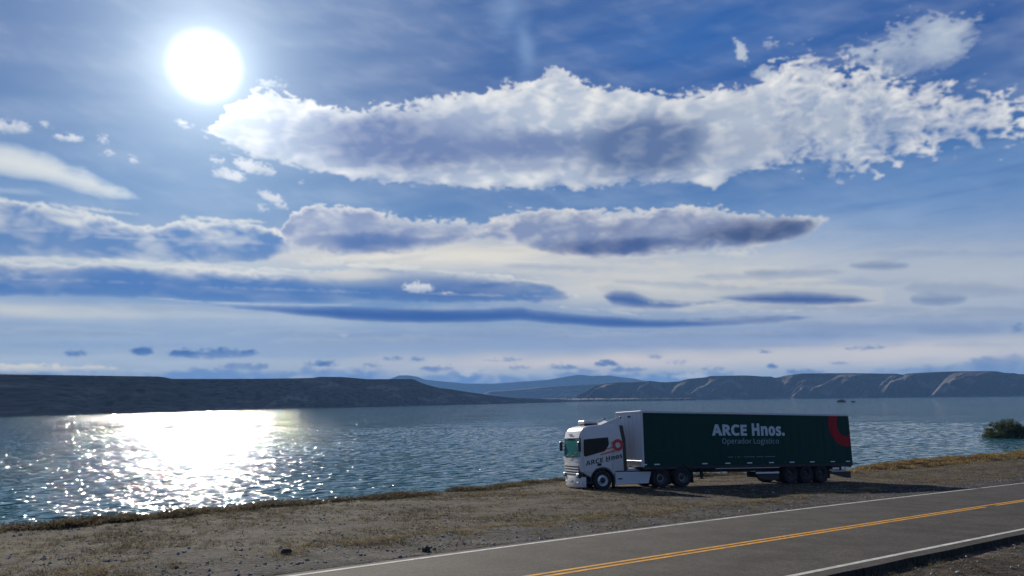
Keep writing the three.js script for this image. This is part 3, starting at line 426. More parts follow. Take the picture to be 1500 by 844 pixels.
hill('mesa', 'dark flat topped mesa sloping down to a point on the left shore',
  [[-320, 545, 520, 40], [-160, 546, 520, 40], [0, 548, 560, 40], [60, 549, 590, 40], [120, 550, 620, 42], [180, 551, 640, 42], [232, 551.7, 670, 44], [242, 553, 680, 44], [252, 555, 690, 44], [300, 555.2, 730, 47], [380, 555, 800, 51], [440, 554.2, 860, 51], [458, 553.8, 880, 51], [468, 552, 890, 51], [500, 552.4, 930, 51], [515, 553.5, 950, 51], [540, 555.7, 980, 51], [603, 555.2, 1060, 54], [607, 556, 1070, 51], [617, 561, 1080, 47], [630, 565, 1100, 44], [645, 568.7, 1120, 40], [657, 569.7, 1150, 39], [683, 574, 1190, 35], [708, 577.5, 1240, 30], [733, 581, 1300, 23], [760, 583.5, 1380, 17], [800, 584.6, 1500, 12], [830, 585, 1620, 12]],
  { ...earth, cols: 620, rows: 56, scale: 46, skew: 0.5, spur: 0.34, rough: 0.22, crumble: 0.25 });
// the low spit that closes the lake
hill('spit', 'low dark spit of land with trees at the end of the lake', [[740, 585.3, 1900, 60], [800, 584.2, 1950, 60], [860, 583.8, 2000, 60], [930, 583, 2050, 60], [990, 582.6, 2100, 50], [1012, 582.6, 2100, 40], [1018, 583, 2100, 30]], { ...earth, soil: [0.06, 0.055, 0.04], bare: [0.08, 0.07, 0.05], cols: 120, rows: 6, scale: 100, skew: 0, spur: 0, rough: 0, crumble: 0.3 });
scene.fog = new THREE.FogExp2(new THREE.Color().setRGB(0.24, 0.52, 1.0), 0.0001);

// ---------------------------------------------------------------- the parked lorry: tractor unit and semi-trailer
const font = await new FontLoader().loadAsync('fonts/droid/droid_sans_bold.typeface.json');
const lorryFrame = new THREE.Matrix4().makeBasis(U, UP, WD.clone().negate()).setPosition(O.clone().addScaledVector(WD, 1.3).addScaledVector(UP, 0.0));
function lorryGroup(name, at, yaw = 0, nod = 0) { const g = group(name); g.matrix.copy(lorryFrame).multiply(new THREE.Matrix4().makeTranslation(1.65, 0, 0)).multiply(new THREE.Matrix4().makeRotationFromEuler(new THREE.Euler(0, yaw, nod, 'YZX'))).multiply(new THREE.Matrix4().makeTranslation(at - 1.65, 0, 0)); g.matrix.decompose(g.position, g.quaternion, g.scale); return g; }
const M = {
  white: phys([0.56, 0.545, 0.52], 0.35, { clearcoat: 0.4, clearcoatRoughness: 0.15 }),
  whitePlain: std([0.54, 0.545, 0.55], 0.55),
  grey: std([0.33, 0.33, 0.34], 0.5), dark: std([0.018, 0.018, 0.019], 0.6), chassis: std([0.022, 0.023, 0.026], 0.65), black: phys([0.012, 0.012, 0.013], 0.35),
  rubber: std([0.016, 0.016, 0.017], 0.92), steel: std([0.55, 0.55, 0.56], 0.32, { metalness: 0.9 }), alu: std([0.62, 0.63, 0.64], 0.38, { metalness: 0.75 }),
  glass: phys([0.004, 0.005, 0.006], 0.05, { ior: 1.4, specularIntensity: 0.45 }), screen: phys([0.45, 0.80, 0.72], 0.03, { transmission: 1, thickness: 0, ior: 1.5 }), lamp: phys([0.75, 0.76, 0.78], 0.08, { clearcoat: 1 }), red: phys([0.42, 0.012, 0.012], 0.3), amber: phys([0.6, 0.22, 0.01], 0.3),
  rimDark: std([0.06, 0.06, 0.06], 0.6), rimMid: std([0.22, 0.22, 0.24], 0.35, { metalness: 0.7 }),
  reflector: std([0.75, 0.75, 0.73], 0.4), inner: std([0.05, 0.05, 0.055], 0.9), sunshade: std([0.6, 0.62, 0.6], 0.8),
  printRed: std([0.52, 0.030, 0.018], 0.5), printOrange: std([0.60, 0.095, 0.035], 0.5), printBlack: std([0.010, 0.010, 0.012], 0.5),
};
const rbox = (w, h, d, r, x, y, z) => new RoundedBoxGeometry(w, h, d, 3, Math.min(r, w / 2.01, h / 2.01, d / 2.01)).translate(x, y, z);
const box = (w, h, d, x, y, z) => new THREE.BoxGeometry(w, h, d).translate(x, y, z);
const flat = (g) => { const n = g.index ? g.toNonIndexed() : g; for (const k of Object.keys(n.attributes)) if (!['position', 'normal', 'uv'].includes(k)) n.deleteAttribute(k); return n; };
const join = (...g) => mergeGeometries(g.flat().map(flat));
const tube = (pts, r, seg = 24, rad = 7) => new THREE.TubeGeometry(new THREE.CatmullRomCurve3(pts.map((p) => v3(...p))), seg, r, rad);
function slab(pts, depth, bevel = 0, inset = 0) { const s = new THREE.Shape(); pts.forEach(([x, y], i) => i ? s.lineTo(x, y) : s.moveTo(x, y)); s.closePath(); return new THREE.ExtrudeGeometry(s, { depth, bevelEnabled: bevel > 0, bevelThickness: bevel, bevelSize: bevel, bevelSegments: 2, bevelOffset: -inset, curveSegments: 10 }); }
const lathe = (pts, seg = 40) => new THREE.LatheGeometry(pts.map(([r, y]) => new THREE.Vector2(r, y)), seg).rotateX(Math.PI / 2);   // axis along z
const tyreGeo = lathe([[0.29, -0.13], [0.36, -0.148], [0.46, -0.150], [0.502, -0.138], [0.518, -0.11], [0.52, -0.055], [0.508, -0.05], [0.508, -0.04], [0.52, -0.035], [0.52, 0.035], [0.508, 0.04], [0.508, 0.05], [0.52, 0.055], [0.518, 0.11], [0.502, 0.138], [0.46, 0.150], [0.36, 0.148], [0.29, 0.13], [0.29, -0.13]]);
const rimSteer = lathe([[0.29, 0.145], [0.30, 0.152], [0.282, 0.14], [0.275, 0.07], [0.24, 0.10], [0.185, 0.125], [0.175, 0.135], [0.16, 0.13], [0.15, 0.10], [0, 0.10]]);
const rimDrive = lathe([[0.29, 0.145], [0.302, 0.152], [0.284, 0.14], [0.27, 0.02], [0.25, -0.05], [0.19, -0.07], [0.16, -0.06], [0.15, 0.0], [0, 0.0]]);
const hubGeo = lathe([[0.135, 0.06], [0.135, 0.17], [0.11, 0.19], [0.05, 0.20], [0, 0.20]], 24);
const nutGeo = join(Array.from({ length: 10 }, (_, i) => { const a = i / 10 * 6.2832; return new THREE.CylinderGeometry(0.016, 0.016, 0.05, 6).rotateX(Math.PI / 2).translate(Math.cos(a) * 0.168, Math.sin(a) * 0.168, 0.15); }));
const nutGeo2 = nutGeo.clone().translate(0, 0, -0.20), hubGeo2 = hubGeo.clone().translate(0, 0, -0.12);
function wheel(parent, x, z, side, kind) {
  const g = group('wheel', [x, 0.52, z], parent); if (side < 0) g.rotation.y = Math.PI;
  mesh('tyre', tyreGeo, M.rubber, g);
  mesh('rim', kind === 'steer' ? rimSteer : rimDrive, kind === 'trailer' ? M.rimDark : kind === 'drive' ? M.rimMid : M.alu, g);
  mesh('hub', kind === 'steer' ? hubGeo : hubGeo2, kind === 'steer' ? M.dark : M.chassis, g);
  mesh('wheel_nuts', kind === 'steer' ? nutGeo : nutGeo2, M.steel, g).userData.kind = 'stuff';
  return g;
}

// ---- tractor; its own x = 0 is the steer axle, forward is -x, the side seen is +z
const tractor = tag(lorryGroup('truck_tractor', -2.02, -0.14, 0.022), 'white sleeper cab truck tractor with dark red ring logo coupled to the green trailer', 'truck');
{
  const X = (v) => (v + 2.48) * 0.95, T = tractor, HW = 1.24;
  // cab shell, with wheel arches cut from its lower edge
  const prof = [[-3.74, 1.00], [-3.80, 1.20], [-3.82, 1.74], [-3.80, 2.0], [-3.74, 2.45], [-3.70, 2.72], [-3.67, 2.95], [-3.60, 3.13], [-3.47, 3.26], [-3.26, 3.34], [-2.86, 3.40], [-2.2, 3.44], [-1.42, 3.47], [-1.33, 3.42], [-1.24, 3.05], [-1.16, 2.55], [-1.14, 1.8], [-1.14, 0.95], [-1.66, 0.95]];
  for (let i = 0; i <= 14; i++) { const a = i / 14 * Math.PI * 0.86 + 0.22; prof.push([-2.48 + Math.cos(a) * 0.70, 0.52 + Math.sin(a) * 0.64]); }
  const cab = slab(prof.map(([x, y]) => [X(x), y]), HW * 2 - 0.18, 0.09, 0.09).translate(0, 0, -HW + 0.09);
  { const p = cab.attributes.position; for (let i = 0; i < p.count; i++) { const x = p.getX(i), y = p.getY(i), z = p.getZ(i), f = sstep(X(-3.35), X(-3.86), x); p.setX(i, x); p.setZ(i, z * (1 - 0.075 * sstep(2.8, 3.5, y) - 0.045 * f)); } cab.computeVertexNormals(); }
  mesh('cab', toCreasedNormals(cab, 0.7), M.white, T);
  const bow = (z, k = 0.045) => k * Math.pow(Math.abs(z) / 1.2, 2.6);             // the front is bowed: its corners sweep back
  function frontPanel(y0, y1, xa, xb, half, off, ny = 6, nz = 24) {
    const pos = [], uv = [], idx = [];
    for (let j = 0; j <= ny; j++) for (let i = 0; i <= nz; i++) { const z = lerp(-half, half, i / nz), t = j / ny; pos.push(X(lerp(xa, xb, t)) + bow(z) - off, lerp(y0, y1, t), z); uv.push(i / nz, t); }
    for (let j = 0; j < ny; j++) for (let i = 0; i < nz; i++) { const p = j * (nz + 1) + i, q = p + nz + 1; idx.push(p, p + 1, q, q, p + 1, q + 1); }
    const g = new THREE.BufferGeometry(); g.setAttribute('position', new THREE.Float32BufferAttribute(pos, 3)); g.setAttribute('uv', new THREE.Float32BufferAttribute(uv, 2)); g.setIndex(idx); g.computeVertexNormals(); return g;
  }
  const front = (name, y0, y1, xa, xb, half, off, mat, parent = T) => { const a = frontPanel(y0, y1, xa, xb, half, off); return mesh(name, a, mat, parent); };
  front('windscreen_surround', 1.70, 2.76, -3.825, -3.70, 1.17, 0.02, M.black);
  const ws = front('windscreen', 1.76, 2.70, -3.825, -3.705, 1.12, 0.04, phys([0.03, 0.15, 0.14], 0.05, { ior: 1.5 }));
  mesh('wiper', tube([[X(-3.92), 1.78, 0.2], [X(-3.91), 1.86, 0.6], [X(-3.86), 2.0, 0.95]], 0.014, 12, 5), M.dark, ws);
  mesh('wiper', tube([[X(-3.92), 1.78, -0.55], [X(-3.91), 1.86, -0.15], [X(-3.88), 2.0, 0.25]], 0.014, 12, 5), M.dark, ws);
  front('sun_visor', 2.74, 3.10, -3.77, -3.66, 1.12, 0.03, M.white);
  { const t = new TextGeometry('SCANIA', { font, size: 0.12, depth: 0.012, curveSegments: 4 }); t.computeBoundingBox(); t.translate(-t.boundingBox.max.x / 2, 0, 0); t.rotateY(-Math.PI / 2).translate(X(-3.79), 2.86, 0); mesh('lettering', t, M.grey, T).userData.label = 'grey maker lettering on the roof front'; }
  // front: panel, grille bars and bumper
  front('front_panel', 1.36, 1.72, -3.82, -3.825, 1.15, 0.02, M.white);
  front('grille_back', 0.66, 1.38, -3.80, -3.82, 1.15, 0.02, M.dark);
  for (const y of [0.72, 0.86, 1.0, 1.14, 1.28]) { const b = frontPanel(y, y + 0.075, -3.83, -3.82, 1.08, 0.045, 1); const c = frontPanel(y + 0.075, y + 0.075, -3.83, -3.78, 1.08, 0.045, 1); mesh('grille_bar', join(b, c), M.white, T); }
  { const out = [], n = 22; const s = new THREE.Shape(); for (let i = 0; i <= n; i++) { const z = lerp(-1.22, 1.22, i / n); const x = X(-3.87) + bow(z, 0.14); i ? s.lineTo(x, z) : s.moveTo(x, z); } s.lineTo(X(-3.50), 1.22); s.lineTo(X(-3.50), -1.22); s.closePath();
    const b = new THREE.ExtrudeGeometry(s, { depth: 0.46, bevelEnabled: true, bevelThickness: 0.03, bevelSize: 0.02, bevelSegments: 2 }).rotateX(Math.PI / 2).translate(0, 0.69, 0); mesh('bumper', toCreasedNormals(b, 0.6), M.white, T); }
  for (const z of [-1, 1]) {
    const h = mesh('headlight', rbox(0.20, 0.22, 0.36, 0.05, X(-3.80), 0.80, z * 1.02), M.black, T);
    mesh('lens', rbox(0.10, 0.13, 0.26, 0.04, X(-3.87), 0.80, z * 0.99), M.lamp, h);
    mesh('fog_light', rbox(0.06, 0.10, 0.26, 0.03, X(-3.83), 0.42, z * 0.86), M.lamp, T);
    mesh('corner_panel', slab([[X(-3.74), 0.98], [X(-3.80), 1.2], [X(-3.80), 1.7], [X(-3.62), 1.82], [X(-3.56), 1.0]], 0.05, 0.01).translate(0, 0, z > 0 ? 1.17 : -1.22), M.white, T);
    // door with its window and handle
    const zs = z > 0 ? HW - 0.018 : -HW + 0.012 - 0.02;
    const door = mesh('door', slab([[X(-3.55), 1.00], [X(-3.58), 1.60], [X(-3.56), 2.70], [X(-2.02), 2.79], [X(-1.92), 2.5], [X(-1.92), 1.14], [X(-1.98), 1.02], [X(-2.15), 1.18], [X(-2.48), 1.24], [X(-2.85), 1.16], [X(-3.05), 1.0]], 0.026, 0.008).translate(0, 0, zs), M.white, T);
    mesh('side_window', slab([[X(-3.53), 2.66], [X(-2.07), 2.745], [X(-2.02), 2.40], [X(-2.10), 2.26], [X(-2.30), 2.03], [X(-2.9), 1.90], [X(-3.46), 1.775], [X(-3.56), 1.83]], 0.012, 0.004).translate(0, 0, z > 0 ? zs + 0.034 : zs - 0.014), M.glass, door);
    mesh('handle', rbox(0.16, 0.04, 0.03, 0.014, X(-2.16), 1.50, z * (HW + 0.028)), M.black, door);
    mesh('window_surround', slab([[X(-3.72), 2.72], [X(-3.575), 2.72], [X(-3.58), 1.72], [X(-3.78), 1.78]], 0.02, 0.006).translate(0, 0, z > 0 ? 1.155 : -1.175), M.black, T);
    // mirrors on arms
    const mir = mesh('mirror', rbox(0.16, 0.52, 0.20, 0.06, X(-3.88), 2.30, z * 1.42), M.black, T);
    for (const y of [2.50, 2.10]) mesh('mirror_arm', box(0.05, 0.04, 0.22, X(-3.80), y, z * 1.28), M.black, mir);
    // steps, mudguard, side skirt
    mesh('step', join(rbox(0.46, 0.10, 0.22, 0.03, X(-3.30), 0.42, z * 1.10), rbox(0.46, 0.10, 0.22, 0.03, X(-3.30), 0.74, z * 1.10), box(0.44, 0.62, 0.05, X(-3.30), 0.66, z * 0.97)), M.dark, T);
    const arch = []; for (let i = 0; i <= 16; i++) { const a = lerp(-0.12, Math.PI * 1.02, i / 16); arch.push([X(-2.48) + Math.cos(a) * 0.705, 0.52 + Math.sin(a) * 0.65]); } for (let i = 16; i >= 0; i--) { const a = lerp(-0.12, Math.PI * 1.02, i / 16); arch.push([X(-2.48) + Math.cos(a) * 0.63, 0.52 + Math.sin(a) * 0.58]); }
    mesh('mudguard', slab(arch, 0.42).translate(0, 0, z > 0 ? 0.80 : -1.22), M.dark, T);
    mesh('mud_flap', box(0.03, 0.42, 0.40, X(-1.76), 0.30, z * 1.02), M.dark, T);
    const sk = mesh('side_skirt', slab([[X(-1.68), 0.28], [X(-1.68), 0.90], [X(0.50), 0.86], [X(0.30), 0.28]], 0.05, 0.02).translate(0, 0, z > 0 ? 1.15 : -1.20), M.grey.clone(), T); sk.material.color.setRGB(0.55, 0.55, 0.55);
    mesh('skirt_trim', rbox(1.95, 0.05, 0.05, 0.015, X(-0.70), 0.30, z * 1.225), M.whitePlain, sk);
    mesh('badge', box(0.26, 0.07, 0.006, X(-1.42), 0.56, z * 1.224), M.black, sk);
    mesh('side_air_deflector', slab([[X(-1.16), 0.98], [X(-1.18), 2.6], [X(-1.30), 3.38], [X(-1.10), 3.34], [X(-0.98), 2.6], [X(-0.96), 0.98]], 0.03, 0.006).translate(0, 0, z > 0 ? 1.18 : -1.21), M.black, T);
    mesh('side_marker', box(0.08, 0.03, 0.01, X(-0.3), 0.36, z * 1.25), M.amber, T);
  }
  mesh('number_plate', box(0.012, 0.11, 0.42, X(-3.905), 0.52, 0), M.whitePlain, T);
  // roof: cooler, deflector with its two horns, roof lamps
  mesh('roof_cooler', rbox(0.84, 0.20, 0.95, 0.085, X(-2.72), 3.585, 0.05), M.white, T);
  mesh('cooler_gasket', rbox(0.80, 0.09, 0.92, 0.02, X(-2.72), 3.455, 0.05), M.dark, T);
  { const pos = [], idx = [], nx = 12, nz = 20;
    for (let i = 0; i <= nx; i++) for (let j = 0; j <= nz; j++) { const a = i / nx, b = j / nz * 2 - 1, z = b * (0.92 + 0.20 * a), y = 3.40 + 0.06 * (a) + (0.30 * a * a) * (0.45 + 0.55 * Math.pow(Math.abs(b), 2.2)); pos.push(X(lerp(-2.50, -1.28, a)), y - 0.10 * Math.pow(Math.abs(b), 8) * (1 - a), z); }
    for (let i = 0; i < nx; i++) for (let j = 0; j < nz; j++) { const p = i * (nz + 1) + j, q = p + nz + 1; idx.push(p, p + 1, q, q, p + 1, q + 1); }
    const g = new THREE.BufferGeometry(); g.setAttribute('position', new THREE.Float32BufferAttribute(pos, 3)); g.setAttribute('uv', new THREE.Float32BufferAttribute(pos.filter((_, i) => i % 3 < 2), 2)); g.setIndex(idx); g.computeVertexNormals();
    const d = mesh('roof_deflector', g, M.white, T);
    for (const z of [-1, 1]) { mesh('deflector_side', slab([[X(-2.44), 3.40], [X(-1.28), 3.80], [X(-1.16), 3.78], [X(-1.30), 3.44]], 0.025, 0.006).translate(0, 0, z > 0 ? 1.08 : -1.11), M.white, d); mesh('horn_tip', rbox(0.10, 0.08, 0.07, 0.02, X(-1.16), 3.78, z * 1.10), M.black, d); } }
  // the livery on the near and far doors
  for (const z of [-1, 1]) {
    const put = (g) => z > 0 ? g.translate(0, 0, HW + 0.022) : g.rotateY(Math.PI).translate(X(-2.40) * 2, 0, -HW - 0.026);
    const t = new TextGeometry('ARCE Hnos', { font, size: 0.235, depth: 0.004, curveSegments: 6 }); t.computeBoundingBox(); const w = t.boundingBox.max.x; t.applyMatrix4(new THREE.Matrix4().set(2.16 / w, 0.20, 0, 0, 0, 1, 0, 0, 0, 0, 1, 0, 0, 0, 0, 1)); t.rotateZ(0.175).translate(X(-3.47), 1.29, 0);
    mesh('lettering', put(t), M.printBlack, T).userData.label = 'black company lettering rising along the cab side';
    const ring = new THREE.Shape(); ring.absarc(0, 0, 0.31, 0, Math.PI * 2); const hole = new THREE.Path(); hole.absarc(0, 0, 0.155, 0, Math.PI * 2, true); ring.holes.push(hole);
    mesh('ring_logo', put(new THREE.ExtrudeGeometry(ring, { depth: 0.004, bevelEnabled: false, curveSegments: 28 }).translate(X(-1.47), 2.33, 0)), M.printRed, T);
    for (const [a, b, c, d, h, m] of [[-1.93, 2.41, -1.70, 2.47, 0.055, M.printRed], [-2.24, 2.09, -1.76, 2.19, 0.075, M.printOrange], [-2.60, 1.80, -1.68, 1.99, 0.085, M.printOrange]]) mesh('livery_stripe', put(slab([[X(a), b], [X(c), d], [X(c) + 0.02, d + h], [X(a) + 0.06, b + h]], 0.004)), m, T);
    mesh('sticker', put(slab([[X(-2.78), 1.27], [X(-2.54), 1.27], [X(-2.52), 1.40], [X(-2.76), 1.40]], 0.004)), M.printBlack, T);
  }
  // chassis, tanks, fifth wheel, coiled hoses
  mesh('chassis_rail', join(box(6.0, 0.26, 0.09, X(0.05), 0.80, 0.42), box(6.0, 0.26, 0.09, X(0.05), 0.80, -0.42), box(0.1, 0.2, 0.8, X(2.9), 0.80, 0), box(0.1, 0.2, 0.8, X(0.2), 0.80, 0)), M.chassis, T);
  mesh('fuel_tank', rbox(1.5, 0.55, 0.55, 0.12, X(-0.75), 0.60, -0.80), M.alu, T); mesh('fuel_tank', rbox(1.5, 0.55, 0.52, 0.12, X(-0.75), 0.60, 0.80), M.alu, T);
  mesh('catwalk', join(rbox(0.8, 0.04, 1.9, 0.01, X(-0.5), 0.96, 0), rbox(0.5, 0.10, 0.7, 0.03, X(-0.55), 1.03, 0.6)), M.whitePlain, T);
  mesh('fifth_wheel', join(lathe([[0, 0.0], [0.46, 0.0], [0.46, 0.05], [0, 0.06]], 28).rotateX(-Math.PI / 2).translate(X(1.65), 1.0, 0), box(0.7, 0.14, 0.7, X(1.65), 0.95, 0)), M.chassis, T);
  for (const z of [-0.3, 0, 0.3]) { const pts = []; for (let i = 0; i <= 60; i++) { const a = i / 60; pts.push([X(-1.05) + a * 1.0 , 1.75 - 0.55 * Math.sin(a * Math.PI) - 0.15 * a + 0.05 * Math.sin(a * 75), z + 0.05 * Math.cos(a * 75)]); } mesh('air_hose', tube(pts, 0.017, 150, 5), M.dark, T); }
  mesh('cab_back_rack', join(box(0.06, 0.9, 0.9, X(-1.02), 1.45, 0.1), rbox(0.22, 0.5, 0.35, 0.04, X(-0.92), 1.35, 0.75)), M.dark, T);
  for (const z of [-1, 1]) {
    wheel(T, X(-2.48), z * 1.08, z, 'steer');
    for (const x of [1.13, 2.50]) { wheel(T, X(x), z * 1.09, z, 'drive'); wheel(T, X(x), z * 0.76, z, 'drive');
      const a0 = []; for (let i = 0; i <= 12; i++) { const a = lerp(0.16, Math.PI - 0.16, i / 12); a0.push([X(x) + Math.cos(a) * 0.63, 0.52 + Math.sin(a) * 0.61]); } for (let i = 12; i >= 0; i--) { const a = lerp(0.16, Math.PI - 0.16, i / 12); a0.push([X(x) + Math.cos(a) * 0.605, 0.52 + Math.sin(a) * 0.585]); } mesh('mudguard', slab(a0, 0.68).translate(0, 0, z > 0 ? 0.58 : -1.26), M.dark, T); }
    mesh('mud_flap', box(0.03, 0.62, 0.62, X(3.14), 0.50, z * 0.93), M.dark, T);
    const tl = mesh('tail_light', rbox(0.07, 0.13, 0.40, 0.02, X(3.10), 0.86, z * 0.85), M.black, T); mesh('lens', rbox(0.03, 0.10, 0.34, 0.01, X(3.14), 0.86, z * 0.85), M.red, tl);
  }
  for (const x of [-2.48, 1.13, 2.50]) mesh('axle', new THREE.CylinderGeometry(0.075, 0.075, 1.9, 10).rotateX(Math.PI / 2).translate(X(x), 0.52, 0), M.chassis, T);
}

// ---- semi-trailer; its own x = 0 is the front wall
const trailer = tag(lorryGroup('semi_trailer', 0), 'long curtain sided semi-trailer with dark green sides and white company lettering', 'trailer');
{
  const T = trailer, L = 15.4, B = 1.10, H = 4.10;
  // printed side curtain
  const cw = 2048, ch = 512, canvas = document.createElement('canvas'); canvas.width = cw; canvas.height = ch; const g = canvas.getContext('2d');
  const CX0 = 0.10, CX1 = L - 0.06, CY0 = B + 0.02, CY1 = H - 0.11, px = (x) => (x - CX0) / (CX1 - CX0) * cw, py = (y) => (CY1 - y) / (CY1 - CY0) * ch, mx = cw / (CX1 - CX0), my = ch / (CY1 - CY0);
  g.fillStyle = '#04352c'; g.fillRect(0, 0, cw, ch);
  { const r = rng(3); for (let i = 0; i < 900; i++) { g.fillStyle = `rgba(${r() < 0.5 ? '150,160,150' : '0,12,12'},${0.02 + 0.03 * r()})`; const w = 4 + r() * 60; g.fillRect(r() * cw, r() * ch, w, 1 + r() * 6); } }
  function words(text, x0, x1, base, cap, weight, color) { g.save(); g.fillStyle = color; g.font = `${weight} 100px sans-serif`; const w = g.measureText(text).width, k = cap * my / 71.4; g.translate(px(x0), py(base)); g.scale((px(x1) - px(x0)) / w, k); g.fillText(text, 0, 0); if (weight === 'bold') { g.lineWidth = 5; g.strokeStyle = color; g.strokeText(text, 0, 0); } g.restore(); }
  words('ARCE', 4.74, 7.28, 2.79, 0.58, 'bold', '#b9c4c6'); words('Hnos.', 7.56, 10.12, 2.79, 0.66, 'bold', '#b9c4c6');
  words('Operador Logístico', 5.37, 9.62, 2.32, 0.29, 'normal', '#8fa5a5');
  { const r = rng(8); g.fillStyle = '#6f8886'; let x = 5.75; while (x < 9.2) { const w = 0.03 + r() * 0.05; g.fillRect(px(x), py(1.60), w * mx, 0.05 * my); x += w + 0.018 + (r() < 0.12 ? 0.12 : 0); } }
  g.fillStyle = '#9a1820'; g.beginPath(); g.ellipse(px(15.05), py(3.5), 1.38 * mx, 1.38 * my, 0, 0, 7); g.ellipse(px(15.05), py(3.5), 0.70 * mx, 0.74 * my, 0, 0, 7, true); g.fill();
  const print = new THREE.CanvasTexture(canvas); print.colorSpace = THREE.SRGBColorSpace; print.anisotropy = 8;
  const cloth = phys([1, 1, 1], 0.6, { map: print, specularIntensity: 0.35 });
  function curtain(side) {
    const nx = 320, ny = 14, p = new THREE.PlaneGeometry(CX1 - CX0, CY1 - CY0, nx, ny).translate((CX0 + CX1) / 2, (CY0 + CY1) / 2, 0), a = p.attributes.position;
    for (let i = 0; i < a.count; i++) { const x = a.getX(i), y = a.getY(i), k = Math.sin((y - CY0) / (CY1 - CY0) * Math.PI); a.setZ(i, 1.292 + k * (0.011 * Math.sin(x * 9.5 + noise(x, 2) * 3) + 0.018 * noise(x * 1.2, y * 0.7) + 0.008 * noise(x * 3.5, y * 0.4)) - 0.012 * Math.pow(Math.abs(Math.sin(x * Math.PI / 1.28)), 24) * 0.4); }
    p.computeVertexNormals(); if (side < 0) p.rotateY(Math.PI).translate(L + 0.04, 0, 0); return p;
  }
  for (const z of [1, -1]) {
    const c = mesh('curtain', curtain(z), cloth, T); c.userData.label = 'dark green side curtain with white lettering and red ring';
    mesh('top_rail', rbox(L, 0.12, 0.06, 0.015, L / 2, H - 0.06, z * 1.275), M.whitePlain, T);
    mesh('side_rail', rbox(L, 0.14, 0.07, 0.012, L / 2, B - 0.06, z * 1.262), M.chassis, T);
    for (const x of [0.15, 0.90, 4.09, 5.70, 7.28, 8.89, 10.47, 12.07, 13.74, 15.0]) mesh('reflector_strip', box(x < 0.2 ? 0.18 : 0.36, 0.055, 0.008, x, 1.235, z * 1.312), M.reflector, T);
    // straps that tie the curtain down, each with its buckle
    for (let i = 0; i < 18; i++) { const s = mesh('strap', box(0.05, 0.36, 0.006, 0.7 + i * 0.84, 1.15, z * 1.308), M.dark, T); mesh('buckle', box(0.06, 0.07, 0.018, 0.7 + i * 0.84, 1.03, z * 1.308), M.chassis, s); }
    // side guards
    const sg = mesh('side_guard', join(rbox(4.70, 0.10, 0.03, 0.01, 7.20, 0.98, z * 1.24), rbox(1.75, 0.10, 0.03, 0.01, 8.62, 0.66, z * 1.24)), M.alu, T);
    for (const x of [5.2, 6.4, 7.78, 9.40]) mesh('guard_post', box(0.06, x > 7 ? 0.55 : 0.3, 0.05, x, x > 7 ? 0.85 : 0.98, z * 1.20), M.chassis, sg);
    mesh('side_guard', join(rbox(1.10, 0.09, 0.03, 0.01, 14.22, 1.00, z * 1.24), rbox(1.15, 0.09, 0.03, 0.01, 14.22, 0.66, z * 1.24), box(0.05, 0.42, 0.03, 14.76, 0.82, z * 1.24)), M.grey, T);
    mesh('registration_plate', box(0.55, 0.10, 0.006, 14.0, 0.83, z * 1.25), M.reflector, T);
    mesh('marker_light', box(0.08, 0.07, 0.02, 14.58, 0.82, z * 1.255), M.lamp, T);
    // landing legs
    const leg = mesh('landing_leg', join(box(0.13, 0.55, 0.13, 4.28, 0.82, z * 0.72), box(0.10, 0.40, 0.10, 4.28, 0.60, z * 0.72)), M.chassis, T); mesh('foot', join(box(0.26, 0.03, 0.24, 4.28, 0.40, z * 0.72)), M.chassis, leg); mesh('brace', tube([[4.35, 0.55, z * 0.72], [4.8, 0.9, z * 0.6]], 0.025, 4, 6), M.chassis, leg);
    for (const x of [10.43, 11.64, 12.86]) { wheel(T, x, z * 1.09, z, 'trailer'); wheel(T, x, z * 0.76, z, 'trailer'); }
    mesh('mud_flap', box(0.03, 0.62, 0.62, 13.46, 0.56, z * 0.93), M.dark, T);
    mesh('rear_post', rbox(0.10, H - B, 0.07, 0.015, L - 0.04, (H + B) / 2, z * 1.262), M.chassis, T);
    mesh('front_post', rbox(0.11, H - B, 0.08, 0.03, 0.055, (H + B) / 2, z * 1.258), M.whitePlain, T);
    const tl = mesh('tail_light', rbox(0.06, 0.14, 0.5, 0.02, L + 0.02, 0.95, z * 0.9), M.black, T); mesh('lens', rbox(0.03, 0.11, 0.44, 0.01, L + 0.05, 0.95, z * 0.9), M.red, tl);
  }
  // front wall with seams, vent and plate; roof; rear doors
  const fw = mesh('front_wall', rbox(0.06, H - B - 0.06, 2.44, 0.01, 0.03, (H + B) / 2 - 0.02, 0), M.whitePlain, T);
  for (const z of [-0.8, -0.4, 0, 0.4, 0.8]) mesh('rib', box(0.014, H - B - 0.30, 0.05, -0.006, (H + B) / 2, z), M.whitePlain, fw);
  mesh('wall_plate', box(0.012, 0.09, 0.30, -0.012, H - 0.30, 0.1), M.dark, fw); mesh('lower_skirting', rbox(0.05, 0.34, 2.5, 0.02, -0.02, B + 0.17, 0), M.alu, fw);
  mesh('front_header', rbox(0.10, 0.12, 2.56, 0.03, 0.03, H - 0.06, 0), M.whitePlain, T);
  mesh('roof', rbox(L, 0.03, 2.5, 0.01, L / 2, H - 0.02, 0), M.whitePlain, T);
  mesh('floor', box(L - 0.1, 0.06, 2.48, L / 2, B + 0.02, 0), M.chassis, T);
  for (const z of [-0.63, 0.63]) { const d = mesh('rear_door', rbox(0.05, H - B - 0.12, 1.22, 0.01, L - 0.02, (H + B) / 2, z), M.whitePlain, T); for (const k of [-0.25, 0.25]) mesh('lock_bar', new THREE.CylinderGeometry(0.016, 0.016, H - B - 0.1, 8).translate(L + 0.03, (H + B) / 2, z + k), M.steel, d); }
